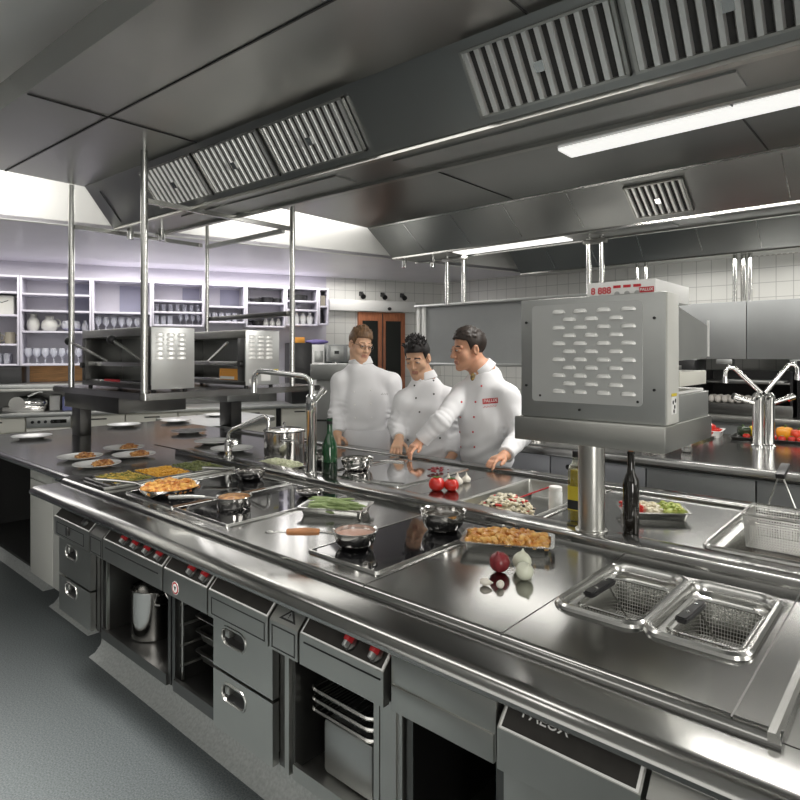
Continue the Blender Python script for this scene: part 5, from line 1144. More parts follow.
# pots on the back island under the screen
for i, (xx, r, h, lb) in enumerate(((-3.72, .12, .16, 'dark pan on the back island between the first two chefs'), (-3.35, .10, .12, 'steel pan behind the young chef'), (-2.95, .11, .10, 'steel pan behind the older chef'), (-2.55, .10, .14, 'steel pan right behind the older chef'))):
    t = T('cooking_pot', lb, 'pot', (xx, 4.6, .9002)); bm = NB(); lathe(bm, [(r*.9, 0), (r, .01), (r, h), (r+.006, h+.003), (r-.004, h), (r-.005, .012), (0, .01)], (0, 0, 0), 28); part('pot_body', bm, M['dsteel' if i % 2 == 0 else 'pansteel'], t, local=True)
    bm = NB(); tube(bm, [(r, 0, h*.8), (r+.08, -.02, h*.85), (r+.16, -.03, h*.85)], .009, 8); part('handle', bm, M['rub'], t, local=True)
# twin column tap
c = Vector((-.862, 4.66, .9002)); t = T('column_tap', 'chrome twin-column tap with two raised spouts on the back island', 'tap', c)
for k, dx in enumerate((-.027, .030)):
    bm = NB(); lathe(bm, [(.045, 0), (.045, .008), (.034, .015), (.033, .30), (.036, .31), (.036, .34), (.02, .36), (0, .36)], (dx, dx*.8, 0), 24); part('column', bm, M['chrome'], t, local=True)
for k, (d, s_) in enumerate((((-.62, -.5, .75), -1), ((.60, .5, .95), 1))):
    d = Vector(d).normalized(); b_ = Vector((s_*.01, s_*.01, .36)); e_ = b_+d*.24
    bm = NB(); pts = [b_, b_+d*.08, e_, e_+Vector((s_*.03, s_*.02, .006)), e_+Vector((s_*.045, s_*.035, -.02)), e_+Vector((s_*.047, s_*.037, -.07))]; tube(bm, pts, .015, 12); cyl(bm, pts[-1], pts[-1]+Vector((0, 0, -.03)), .02); part('spout', bm, M['chrome'], t, local=True)
    bm = NB(); h_ = Vector((s_*.75, s_*.62, .32)).normalized(); o_ = Vector((s_*.045, s_*.035, .29)); cyl(bm, o_, o_+h_*.11, .017, .016); cyl(bm, o_+h_*.11, o_+h_*.15, .024, .022); part('lever', bm, M['chrome'], t, local=True)
# sink trough & board, trays of peppers and tomatoes
bm = NB(); prism(bm, [(-1.36, 3.80), (-1.325, 3.80), (-1.20, 4.95), (-1.235, 4.95)], 'z', .9003, .918); one('steel_rail', bm, M['mirror'], 'bright steel rail running back across the second island', 'rail', (-1.28, 4.4, .9003))
t = foodtray('white tray of cut tomatoes behind the vented grill', (-1.35, 4.98, .9003), .34, .26, .12, 'cut red tomatoes in the white tray behind the vented grill', 'cut_tomatoes', 'tomato', 70, .06, .05)
t.children[0].data.materials[0] = M['white']
bm = NB(); box(bm, (-.03, -.03, 0), (.03, .03, .06), .012); one('salt_pot', bm, M['chrome'], 'small shiny steel pot left of the twin tap', 'pot', (-1.17, 4.06, .9003), local=True)
bm = tray(.66, .28, .022); one('vegetable_tray', bm, M['dsteel'], 'dark tray of peppers beside the twin tap', 'tray', (-.80, 5.02, .9003), local=True, rot=.05)
pp_ = None
PEP = [(-1.06, 5.06, .045, 'pepgreen', 'black-green pepper at the left end of the vegetable tray'), (-.985, 5.10, .05, 'pepyellow', 'yellow pepper half behind the tap on the vegetable tray'), (-.80, 5.05, .055, 'peporange', 'big orange pepper right of the twin tap'), (-.72, 5.03, .048, 'pepred', 'orange-red pepper, second right of the twin tap'), (-.66, 5.09, .05, 'pepgreen', 'dark green pepper in the middle of the vegetable tray'), (-.58, 5.06, .055, 'peporange', 'orange pepper near the right picture edge'), (-.51, 5.0, .045, 'pepgreen', 'dark green pepper at the right picture edge'), (-.90, 5.0, .045, 'pepred', 'red pepper directly behind the twin tap')]
for x_, y_, r, m_, lb in PEP:
    t = T('bell_pepper', lb, 'pepper', (x_, y_, .9075), rot=x_*9); n = 28; rings = []
    for a, z in [(.0, .12), (.4, 0), (.75, .1), (.95, .6), (1, 1.1), (.9, 1.5), (.55, 1.68), (.2, 1.58), (0, 1.5)]:
        rings.append([((a*r or .0005)*(1+.09*math.cos(4*2*PI*i/n))*math.cos(2*PI*i/n), (a*r or .0005)*(1+.09*math.cos(4*2*PI*i/n))*math.sin(2*PI*i/n), z*r) for i in range(n)])
    bm = NB(); loft(bm, rings); part('body', bm, M[m_], t, local=True, angle=60); bm = NB(); tube(bm, [(0, 0, r*1.45), (.004, 0, r*1.75), (.012, 0, r*1.95)], .005, 6); part('stem', bm, M['leaf'], t, local=True)
tm = None
for i in range(11):
    x_ = -1.02+.055*i; y_ = 4.94+.015*(i % 2); r = .024
    if tm is None: tm = veg('cherry_tomato', 'small red tomato along the front of the vegetable tray', 'tomato', (x_, y_, .9075), r, 'tomato', 'tomato', 0, 0, 'small tomatoes on the vegetable tray')
    else: dup(tm, (x_, y_, .9075), rot=i*.9)
# far cook line on the back wall
t = T('cook_line', 'far steel cooking line along the tiled back wall', 'counter', (-.6, 6.6, 0))
bm = NB(); box(bm, (-2.3, 6.10, .90), (1.5, 7.05, .955), .006); part('worktop_slab', bm, M['steel'], t)
bm = NB(); box(bm, (-2.3, 6.16, .0), (1.5, 7.05, .90)); part('body', bm, M['grey'], t)
t = T('bread_oven', 'open dark shelf oven with a tray of eggs on the far cooking line', 'oven', (-1.3, 6.4, .955))
bm = NB(); box(bm, (-1.72, 6.25, .956), (-.93, 6.75, 1.06), .004); part('base_block', bm, M['dsteel'], t)
bm = NB(); box(bm, (-1.72, 6.72, 1.06), (-.93, 6.75, 1.36)); part('back', bm, M['blackm'], t)
for a, b in ((-1.72, -1.69), (-.95, -.93)): bm = NB(); box(bm, (a, 6.25, 1.06), (b, 6.72, 1.36)); part('side', bm, M['black'], t)
bm = NB(); box(bm, (-1.69, 6.25, 1.245), (-.95, 6.72, 1.262), .002); part('shelf', bm, M['dsteel'], t)
bm = NB(); box(bm, (-1.5, 6.28, 1.2625), (-1.0, 6.7, 1.275), .002); one('baking_tray', bm, M['dull'], 'pale baking tray on the upper shelf above the eggs', 'tray', (-1.25, 6.5, 1.2625))
eg = None
for i in range(8):
    for j in range(3):
        p = Vector((-1.60+.058*i, 6.31+.06*j, 1.0605+.030*(j)))
        if j: p.z = 1.0605
        if eg is None:
            bm = NB(); lathe(bm, [(0, 0), (.016, .004), (.026, .02), (.0285, .033), (.026, .05), (.017, .066), (.008, .072), (0, .0735)], (0, 0, 0), 18); eg = one('egg', bm, M['egg'], 'pale egg in the rows on the open oven shelf', 'egg', p, 'eggs on the oven shelf', local=True, angle=60)
        else: o = eg.copy(); COL.objects.link(o); o.location = p
        if j == 0: pass
for k, (a, b, lb) in enumerate(((-.90, -.35, 'dark oven right of the eggs, at the right picture edge'), (-.34, .3, 'dark oven farther right on the cooking line'))):
    t = T('convection_oven', lb, 'oven', ((a+b)/2, 6.3, .956))
    bm = NB(); box(bm, (a, 6.25, .956), (b, 6.8, 1.46), .005); part('body', bm, M['black'], t)
    bm = NB(); box(bm, (a+.03, 6.24, 1.0), (b-.03, 6.252, 1.36), .003); dr = part('door', bm, M['darkglass'], t); bm = NB(); tube(bm, [(a+.05, 6.24, 1.33), (a+.05, 6.20, 1.33), (b-.05, 6.20, 1.33), (b-.05, 6.24, 1.33)], .01, 8); part('handle', bm, M['steel'], dr)
    bm = NB(); cyl(bm, (a+.10, 6.252, 1.41), (a+.10, 6.23, 1.41), .02, n=16); part('knob', bm, M['red'], t)
bm = NB(); box(bm, (-2.05, 6.35, .956), (-1.76, 6.75, 1.46), .004); one('oven_tower', bm, M['black'], 'black appliance directly right of the vented grill, on the far line', 'oven', (-1.9, 6.5, .956))
for a, b, lb in ((-2.6, -1.335, 'left far grey wall unit above the cooking line, beside the grill'), (-1.328, -.15, 'far grey wall unit above the cooking line, right of the seam'), (-.143, 1.0, 'far grey wall unit beyond the right picture edge')):
    t = T('wall_unit', lb, 'wall unit', ((a+b)/2, 6.6, 1.47))
    bm = NB(); box(bm, (a, 6.47, 1.475), (b, 6.95, 2.02)); part('body', bm, M['grey'], t)
    bm = NB(); box(bm, (a, 6.45, 1.472), (b, 6.469, 2.02), .003); part('front', bm, M['grey'], t)
    for k in range(3):
        x_ = a+(b-a)*(.35+.25*k); bm = NB(); box(bm, (x_-.07, 6.46, 1.42), (x_+.07, 6.56, 1.4715), .004); part('under_lamp', bm, M['dull'], t)
# ================================================================ PEOPLE: one continuous body surface each, grown from a smooth distance field
class Field:
    def __init__(s, lo, hi, h):
        s.lo = np.array(lo, float); s.h = h; s.n = np.ceil((np.array(hi)-s.lo)/h).astype(int)+1
        s.f = np.full(s.n, 1., np.float32)
    def win(s, lo, hi):
        a = np.clip(np.floor((np.array(lo)-s.lo)/s.h).astype(int), 0, s.n); b = np.clip(np.ceil((np.array(hi)-s.lo)/s.h).astype(int)+1, 0, s.n)
        sl = tuple(slice(a[i], max(b[i], a[i])) for i in range(3))
        ax = [s.lo[i]+s.h*np.arange(a[i], max(b[i], a[i])) for i in range(3)]
        return sl, np.stack(np.meshgrid(*ax, indexing='ij'), -1)
    def put(s, sl, d, k, sub=False):
        o = s.f[sl]
        if not d.size: return
        if sub:
            d = -d; hh = np.clip(.5-.5*(o-d)/k, 0, 1); s.f[sl] = (o*(1-hh)+d*hh+k*hh*(1-hh)).astype(np.float32)
        else:
            hh = np.clip(.5+.5*(o-d)/k, 0, 1); s.f[sl] = (o*(1-hh)+d*hh-k*hh*(1-hh)).astype(np.float32)
    def cap(s, a, b, ra, rb=None, k=.02, sub=False, flat=None, flat2=None):
        a, b = np.array(a, float), np.array(b, float); rb = ra if rb is None else rb; m = max(ra, rb)+k*1.5+.02
        sl, P = s.win(np.minimum(a, b)-m, np.maximum(a, b)+m); ab = b-a; L2 = max(ab@ab, 1e-9)
        t = np.clip(((P-a)@ab)/L2, 0, 1); d = np.linalg.norm(P-a-t[..., None]*ab, axis=-1)-(ra+(rb-ra)*t)
        if flat is not None:
            u = ab/np.sqrt(L2); d = np.maximum(d, (P-b)@u)      # flat end at b
        s.put(sl, d, k, sub)
    def ell(s, c, r, M3=None, k=.02, sub=False):
        c = np.array(c, float); r = np.array(r, float); m = r.max()+k*1.5+.02
        sl, P = s.win(c-m, c+m); q = P-c
        if M3 is not None: q = q@np.array(M3)          # columns = local axes
        k0 = np.linalg.norm(q/r, axis=-1); k1 = np.linalg.norm(q/(r*r), axis=-1)+1e-9
        s.put(sl, k0*(k0-1)/k1, k, sub)
    def plane_cut(s, p, n, lo, hi, k=.004):
        sl, P = s.win(lo, hi); d = (P-np.array(p, float))@np.array(n, float); o = s.f[sl]; s.f[sl] = np.maximum(o, d).astype(np.float32)
    def mesh(s):
        f = s.f; neg = f < 0
        c = [neg[i:f.shape[0]-1+i, j:f.shape[1]-1+j, k:f.shape[2]-1+k] for i in (0, 1) for j in (0, 1) for k in (0, 1)]
        cnt = sum(x.astype(np.int8) for x in c); act = (cnt > 0) & (cnt < 8)
        idx = np.full(act.shape, -1, np.int64); ids = np.argwhere(act); idx[act] = np.arange(len(ids))
        acc = np.zeros((len(ids), 3)); num = np.zeros(len(ids))
        offs = [(i, j, k) for i in (0, 1) for j in (0, 1) for k in (0, 1)]
        for a in range(8):
            for b in range(a+1, 8):
                da = np.array(offs[b])-np.array(offs[a])
                if abs(da).sum() != 1: continue
                va = f[tuple((ids+offs[a]).T)]; vb = f[tuple((ids+offs[b]).T)]; cr = (va < 0) != (vb < 0)
                t = np.where(cr, va/np.where(cr, va-vb, 1), 0)
                acc += np.where(cr[:, None], ids+np.array(offs[a])+t[:, None]*da, 0); num += cr
        V = s.lo+s.h*acc/num[:, None]; Q = []
        for ax in range(3):
            u, v = (ax+1) % 3, (ax+2) % 3
            sh = [slice(None)]*3; s0 = list(sh); s1 = list(sh); s0[ax] = slice(0, -1); s1[ax] = slice(1, None)
            n0, n1 = neg[tuple(s0)], neg[tuple(s1)]; e = np.argwhere(n0 != n1)
            e = e[(e[:, u] > 0) & (e[:, v] > 0) & (e[:, u] < f.shape[u]-1) & (e[:, v] < f.shape[v]-1)]
            if not len(e): continue
            du = np.zeros(3, int); du[u] = 1; dv = np.zeros(3, int); dv[v] = 1
            q = np.stack([idx[tuple((e-du-dv).T)], idx[tuple((e-dv).T)], idx[tuple(e.T)], idx[tuple((e-du).T)]], 1)
            fl = n1[tuple(e.T)]; q[fl] = q[fl][:, ::-1]; Q.append(q)
        Q = np.concatenate(Q); Q = Q[(Q >= 0).all(1)]
        return V, Q
def smooth_mesh(V, Q, it):
    for lam in [x for _ in range(it) for x in (.5, -.52)]:
        A = np.zeros_like(V); n = np.zeros(len(V))
        for a, b in ((0, 1), (1, 2), (2, 3), (3, 0)):
            np.add.at(A, Q[:, a], V[Q[:, b]]); np.add.at(A, Q[:, b], V[Q[:, a]]); np.add.at(n, Q[:, a], 1); np.add.at(n, Q[:, b], 1)
        V = V+lam*(A/np.maximum(n, 1)[:, None]-V)
    return V
def field_obj(name, F, mats, parent, slot=None, it=2, label=None):
    V, Q = F.mesh(); V = smooth_mesh(V, Q, it)
    inv = np.array(world(parent).inverted()); Vl = V@inv[:3, :3].T+inv[:3, 3]
    me = bpy.data.meshes.new(name); me.from_pydata(Vl.tolist(), [], Q.tolist()); me.update()
    for m in mats: me.materials.append(m)
    if slot is not None:
        C = V[Q].mean(1); me.polygons.foreach_set('material_index', slot(C).astype(np.int32))
    me.shade_smooth()
    o = bpy.data.objects.new(name, me); COL.objects.link(o); o.parent = parent; MW[o.name] = world(parent)
    if label: o['label'] = label
    return o, V, Q
NPV = lambda v: np.array(v, float)
def frame(fwd, pitch=0, roll=0):
    """columns: right-of-face (x), forward (y), up (z)"""
    f = Vector(fwd).normalized(); r = f.cross(Vector((0, 0, 1))).normalized(); u = r.cross(f)
    m = Matrix((r, f, u)).transposed()
    m = m @ Matrix.Rotation(-pitch, 3, 'X') @ Matrix.Rotation(roll, 3, 'Y')
    return np.array(m)
def hand(F, wrist, f, n, s, curl=(.25, .35, .3), length=1., point=False, k=.006, spread=.12):
    """wrist -> palm -> four unequal fingers and a side thumb. f forward, n palm side, s thumb side"""
    f, n, s = [NPV(Vector(x).normalized()) for x in (f, n, s)]; w = NPV(wrist); S = length
    pc = w+f*.048*S
    F.cap(w-f*.02, w+f*.012*S, .027*S, .025*S, .012)
    for o in (-.026, -.009, .009, .025): F.cap(w+f*.015*S+s*o*.6*S, w+f*.088*S+s*o*S, .0150*S, .0125*S, .012)
    for i, (o, L, r) in enumerate(((.028, .074, .0092), (.0095, .084, .0095), (-.0095, .078, .0090), (-.027, .060, .0082))):
        a = 0.; p = w+f*.086*S+s*o*S; q = curl
        if point and i == 0: q = (.05, .12, .1)
        elif point: q = (.55, .75, .5)
        for sg, (fr, da) in enumerate(((.46, q[0]), (.31, q[1]), (.26, q[2]))):
            a += da; d = f*math.cos(a)+n*math.sin(a)+s*(o/.028)*spread; d /= np.linalg.norm(d)
            e = p+d*L*fr*S; F.cap(p, e, r*S*(1-.08*sg), r*S*(.94-.08*sg), k*.6); p = e
    p = w+f*.028*S+s*.024*S+n*.004
    for L, d, r0, r1 in ((.036, f*.55+s*.75+n*.25, .0135, .011), (.030, f*.85+s*.45+n*.25, .0108, .0098), (.025, f*.95+s*.15+n*.3, .0098, .0078)):
        d = d/np.linalg.norm(d); e = p+d*L*S; F.cap(p, e, r0*S, r1*S, k); p = e
def head(F, c, R, S):
    """skull, jaw, nose, brow, lips, ears around the eye-level centre c"""
    P = lambda x, y, z: NPV(c)+R@(NPV((x, y, z))*S)
    F.ell(P(0, -.016, .036), NPV((.073, .092, .082))*S, R, .02)
    F.ell(P(0, .022, -.040), NPV((.057, .064, .078))*S, R, .025)
    for sx in (-1, 1):
        F.ell(P(sx*.036, .052, -.030), NPV((.026, .024, .028))*S, R, .02)      # cheek
        F.cap(P(sx*.05, -.005, -.055), P(sx*.026, .055, -.094), .018*S, .015*S, .025)   # jaw line
        F.ell(P(sx*.031, .093, .000), NPV((.019, .017, .013))*S, R, .010, True)   # eye socket
        F.cap(P(sx*.048, .068, .017), P(sx*.014, .085, .017), .009*S, .0085*S, .010)  # brow
        F.ell(P(sx*.076, -.012, -.008), NPV((.010, .018, .031))*S, R, .008)       # ear
        F.ell(P(sx*.083, -.006, -.004), NPV((.006, .009, .016))*S, R, .006, True)
        F.ell(P(sx*.031, .0795, .000), NPV((.0155, .013, .0125))*S, R, .004)     # lids over the eyeball
    F.cap(P(0, .086, .008), P(0, .103, -.032), .0085*S, .0115*S, .012)
    F.ell(P(0, .101, -.034), NPV((.014, .012, .010))*S, R, .008)
    for sx in (-1, 1): F.ell(P(sx*.012, .094, -.036), NPV((.008, .009, .007))*S, R, .006)
    F.cap(P(-.016, .082, -.064), P(.016, .082, -.064), .0062*S, .0062*S, .007); F.cap(P(0, .087, -.064), P(0, .087, -.0645), .0065*S, None, .008)
    F.cap(P(-.013, .081, -.074), P(.013, .081, -.074), .0072*S, .0072*S, .007)
    F.ell(P(0, .0945, -.0688), NPV((.022, .012, .0016))*S, R, .004, True)
    F.ell(P(0, .066, -.103), NPV((.022, .020, .018))*S, R, .02)
    return P
def person(name_label, hc, face, pitch, roll, S, neck, shL, shR, elL, wrL, elR, wrR, tf, chest, waist, hip, skin, hair, hairm, handL, handR, hairfn, ground=(0, 0), seed=1):
    """L / R = the person's own left and right. tf = torso forward"""
    t = T('person', name_label, 'person', (hip[0], hip[1], 0))
    tfv = NPV(Vector((tf[0], tf[1], 0)).normalized()); side = NPV((tfv[1], -tfv[0], 0)); TM = np.stack([side, tfv, NPV((0, 0, 1))], 1)   # side = the person's right
    pts = [NPV(x) for x in (hc, neck, shL, shR, elL, wrL, elR, wrR, chest, waist, hip)]
    lo = np.min(pts, 0)-.22; hi = np.max(pts, 0)+.22; lo[2] = -.01
    F = Field(lo, hi, .0043)
    R = frame(face, pitch, roll); P = head(F, hc, R, S)
    F.cap(P(0, -.03, -.055), NPV(neck)+NPV((0, 0, -.02)), .054*S, .060*S, .025); F.cap(P(0, -.01, -.08), NPV(neck)+tfv*.02, .045*S, .05*S, .02)
    C, Wt, H = NPV(chest), NPV(waist), NPV(hip)
    F.ell(C, (.155, .105, .17), TM, .05); F.ell((C+Wt)/2, (.140, .105, .16), TM, .06); F.ell(Wt, (.145, .11, .14), TM, .06); F.ell(H, (.160, .115, .12), TM, .06)
    for sh in (shL, shR): F.cap(NPV(neck)-NPV((0, 0, .045)), NPV(sh), .06, .05, .04)
    F.cap(neck, C, .07, .10, .05)
    for sh, el, wr, sg in ((shL, elL, wrL, -1), (shR, elR, wrR, 1)):
        F.cap(sh, el, .052, .041, .03); F.cap(el, wr, .041, .027, .02)
        hj = H+side*sg*.085; kn = NPV((hj[0], hj[1], .50))+tfv*.02; an = NPV((hj[0], hj[1], .09))
        F.cap(hj+NPV((0, 0, -.03)), kn, .085, .055, .04); F.cap(kn, an, .055, .036, .03); F.cap(an+NPV((0, 0, -.045))-tfv*.03, an+NPV((0, 0, -.055))+tfv*.14, .035, .03, .02)
    hand(F, wrL, *handL[0], **handL[1]); hand(F, wrR, *handR[0], **handR[1])
    def slot(C_):
        q = (C_-NPV(hc))@R/S; z = np.zeros(len(C_))
        lip = (np.abs(q[:, 0]) < .021) & (q[:, 1] > .075) & (np.abs(q[:, 2]+.069) < .0105); z[lip] = 1
        brow = (np.abs(np.abs(q[:, 0])-.031) < .019) & (q[:, 1] > .066) & (np.abs(q[:, 2]-.0235-.12*(.031-np.abs(q[:, 0]))) < .0031); z[brow] = 2
        return z
    body, V, Q = field_obj('body', F, [skin, M['lips'], hairm], t, slot, 2)
    for sx in (-1, 1):
        oy = hair.get('open', .0042); RM = Matrix(R.tolist()).to_4x4()
        def almond(c, r):
            b_ = NB(); bmesh.ops.create_uvsphere(b_, u_segments=16, v_segments=10, radius=1, matrix=Matrix.Translation(Vector(c)) @ RM @ Matrix.Diagonal((r[0]*S, r[1]*S, r[2]*S, 1))); return b_
        e = part('eye', almond(P(sx*.031, .0895, -.001), (.0125, .0058, oy)), M['eye'], t)
        part('iris', almond(P(sx*.031+hair.get('gaze', 0), .0925, -.001-hair.get('gdown', .001)), (.0056, .0045, min(oy*.98, .0056))), M['iris'], e)
        a, b, m_ = P(sx*.045, .0845, oy*.2), P(sx*.017, .0900, oy*.2), P(sx*.031, .0945, oy)
        bm = NB(); tube(bm, [Vector(a), (Vector(a)+Vector(m_)*2)/3+Vector((0, 0, .0008)), Vector(m_), (Vector(b)+Vector(m_)*2)/3+Vector((0, 0, .0008)), Vector(b)], [.0008, .0016, .0018, .0016, .0008], 6); part('eyelashes', bm, hairm, e)
    # hair
    G = Field(NPV(hc)-.2, NPV(hc)+.24, .0045); hairfn(G, P, R, S)
    # keep the face free: cut everything in front of the hairline
    sl, X = G.win(NPV(hc)-.3, NPV(hc)+.3); q = (X-NPV(hc))@R/S
    cut = np.minimum(.052+.0*q[..., 2]-q[..., 2], 9)                 # positive below the forehead line
    face_reg = np.minimum(np.minimum(q[..., 1]-hair['side']-.35*(q[..., 2]-.03).clip(-.05, .05), hair['line']-q[..., 2]-.25*(q[..., 0]/.07)**2*.05+.10*(q[..., 1]-.06)), 1)
    G.f[sl] = np.maximum(G.f[sl], face_reg*.7).astype(np.float32)
    low = hair['low']-q[..., 2]; G.f[sl] = np.maximum(G.f[sl], low).astype(np.float32)
    ear = .024-np.sqrt((q[..., 1]+.012)**2+((q[..., 2]+.010)*.75)**2); G.f[sl] = np.maximum(G.f[sl], np.where(np.abs(q[..., 0]) > .05, ear, -1)).astype(np.float32)
    field_obj('hair', G, [hairm], t, None, 1)
    # jacket
    J = Field(lo, hi, .0065)
    J.ell(C, (.178, .128, .185), TM, .05); J.ell((C+Wt)/2, (.168, .128, .17), TM, .06); J.ell(Wt, (.172, .135, .16), TM, .06); J.ell(H+NPV((0, 0, .0)), (.185, .142, .16), TM, .06)
    for sh in (shL, shR): J.cap(NPV(neck)-NPV((0, 0, .05)), NPV(sh)-NPV((0, 0, .004)), .080, .066, .045)
    J.cap(NPV(neck)+NPV((0, 0, -.04)), C, .085, .12, .05)
    for sh, el, wr in ((shL, elL, wrL), (shR, elR, wrR)):
        w2 = NPV(wr)-(NPV(wr)-NPV(el))/np.linalg.norm(NPV(wr)-NPV(el))*.012
        J.cap(sh, el, .068, .058, .035); J.cap(el, w2, .058, .047, .025, flat=True)
    nk = NPV(neck); nd = (P(0, -.02, -.05)-nk); nd /= np.linalg.norm(nd)
    J.cap(nk-nd*.04, nk+nd*.040, .080, .069, .010, flat=True)
    # folds: soft ridges in the cloth
    sl, X = J.win(lo, hi); r2 = np.random.RandomState(seed); fold = 0
    for i in range(9):
        kx = r2.normal(size=3); kx /= np.linalg.norm(kx); kx[2] *= .55; fold = fold+np.sin(X@(kx*r2.uniform(28, 75))+r2.uniform(0, 6)+1.5*np.sin(X@r2.normal(size=3)*9))
    J.f[sl] += (fold*.0011).astype(np.float32)
    for sh, el, wr in ((shL, elL, wrL), (shR, elR, wrR)):        # creases gathered at the elbows and cuffs
        for a, b, s0 in ((NPV(sh), NPV(el), 0), (NPV(el), NPV(wr), 1)):
            ab = b-a; L_ = np.linalg.norm(ab); tt = ((X-a)@ab)/(L_*L_); dd = np.linalg.norm(X-a-tt[..., None]*ab, axis=-1)
            w_ = np.exp(-((tt-(1 if s0 == 0 else .1))/.35)**2)*(dd < .11)*np.clip(1.6-tt, 0, 1); ph = X@NPV((23., 17., 31.)); J.f[sl] += (w_*.0030*np.sin(tt*L_*150+1.6*np.sin(ph))).astype(np.float32)
    tt = (X@tfv)-(C@tfv); J.f[sl] += (.0030*np.exp(-((X[..., 2]-Wt[2]-.03)/.09)**2)*np.sin((X[..., 2]+.35*(X@side))*85+2*np.sin(X@side*14))).astype(np.float32)
    # open top inside the collar, hem
    J.cap(nk+nd*.022, nk+nd*.09, .061, .061, .003, sub=True)
    hz = H[2]-.16; J.plane_cut((0, 0, hz), (0, 0, -1), lo, hi)
    jk, JV, JQ = field_obj('chef_jacket', J, [M['cloth']], t, None, 2)
    K = Field(nk-.14, nk+.16, .0045)
    K.cap(nk-nd*.004, nk+nd*.056, .091, .078, .004, flat=True); K.plane_cut(nk+nd*.004, -nd, nk-.14, nk+.16); K.cap(nk-nd*.06, nk+nd*.13, .068, .068, .002, sub=True)
    fr = nk+nd*.012+tfv*.088; K.cap(fr-nd*.02, fr+nd*.06, .003, .026, .003, sub=True)
    field_obj('collar', K, [M['cloth']], t, None, 1)
    tree = BVHTree.FromPolygons([tuple(v) for v in JV], JQ.tolist())
    # trousers
    Tr = Field((H[0]-.35, H[1]-.35, -.01), (H[0]+.35, H[1]+.35, H[2]+.05), .012)
    Tr.ell(H, (.172, .13, .13), TM, .05)
    for sg in (-1, 1):
        hj = H+side*sg*.085; Tr.cap(hj, (hj[0], hj[1], .06), .102, .075, .04)
    Tr.plane_cut((0, 0, .055), (0, 0, -1), (H[0]-.4, H[1]-.4, -.1), (H[0]+.4, H[1]+.4, 1.2)); field_obj('trousers', Tr, [M['trouser']], t, None, 2)
    for sg in (-1, 1):
        hj = H+side*sg*.085; Sf = Field((hj[0]-.2, hj[1]-.2, -.005), (hj[0]+.2, hj[1]+.2, .12), .008); b0 = NPV((hj[0], hj[1], .042))
        Sf.cap(b0-tfv*.04, b0+tfv*.13, .044, .042, .02); Sf.plane_cut((0, 0, .0), (0, 0, -1), (hj[0]-.3, hj[1]-.3, -.1), (hj[0]+.3, hj[1]+.3, .2)); field_obj('shoe', Sf, [M['shoe']], t, None, 1)
    return t, tree, P, R, jk
def hit(tree, px, py):
    d = ray(px, py); d.normalize(); r = tree.ray_cast(Vector((0, 0, CAMH)), d)
    return (r[0], r[1]) if r[0] is not None else (None, None)
def buttons(parent, tree, pxs, m, r=.0065):
    for px, py in pxs:
        p, n = hit(tree, px, py)
        if p is None: continue
        bm = NB(); cyl(bm, p-n*.001, p+n*.0035, r, r*.8, 12); part('button', bm, m, parent)
def lapel(parent, tree, pxs, label=None, w=.0016, name='jacket_seam', m='seam'):
    P_ = []
    for px, py in pxs:
        p, n = hit(tree, px, py)
        if p is not None: P_.append(p+n*.001)
    if len(P_) > 1: bm = NB(); tube(bm, P_, w, 6); part(name, bm, M[m], parent)
def patch(tree, quad, off, n=6):
    """a patch that follows the cloth: quad of pixel corners (tl, tr, br, bl)"""
    bm = NB(); g = []; tl, tr, br_, bl_ = [Vector((*q, 0)) for q in quad]
    for i in range(n+1):
        row = []
        for j in range(n+1):
            a = tl.lerp(tr, j/n); b = bl_.lerp(br_, j/n); q = a.lerp(b, i/n); p, nn = hit(tree, q.x, q.y)
            row.append(bm.verts.new(p+nn*off))
        g.append(row)
    for i in range(n):
        for j in range(n): bm.faces.new((g[i][j], g[i+1][j], g[i+1][j+1], g[i][j+1]))
    return bm
RV = Vector((RGT[0], RGT[1], 0)); TV = Vector((-FWD[0], -FWD[1], 0)); UP = Vector((0, 0, 1))
def V3(r, t, u): return RV*r+TV*t+UP*u
def spiky(k, amp, top, nsp):
    def fn(G, P, R, S):
        G.ell(P(0, -.020, .040), NPV((.079, .098, .086+top*.3))*S, R, .01); G.ell(P(0, .012, .062), NPV((.068, .072, .065+top))*S, R, .02)
        r = random.Random(k)
        for i in range(nsp):
            th = r.uniform(0, 2*PI); ph = r.uniform(.0, 1.15)
            x, y, z = math.sin(ph)*math.cos(th)*.074, math.sin(ph)*math.sin(th)*.092-.008, .055+math.cos(ph)*(.070+top)
            d = NPV((x*.7+r.uniform(-.03, .03), y*.5+.02+r.uniform(-.03, .03), .06)); d /= np.linalg.norm(d)
            G.cap(P(x, y, z), P(*(NPV((x, y, z))+d*amp*r.uniform(.6, 1.2))), .0085*S, .0028*S, .006)
    return fn
def short(k):
    def fn(G, P, R, S):
        G.ell(P(0, -.020, .038), NPV((.079, .098, .088))*S, R, .01); G.ell(P(0, .012, .062), NPV((.066, .074, .068))*S, R, .02)
        r = random.Random(k)
        for i in range(60):
            th = r.uniform(0, 2*PI); ph = r.uniform(.0, 1.3); x, y, z = math.sin(ph)*math.cos(th)*.074, math.sin(ph)*math.sin(th)*.094-.012, .048+math.cos(ph)*.078
            G.cap(P(x, y, z), P(x*1.03, y*1.03+.012, z*1.04), .009*S, .004*S, .006)
    return fn
ZRIM = .916
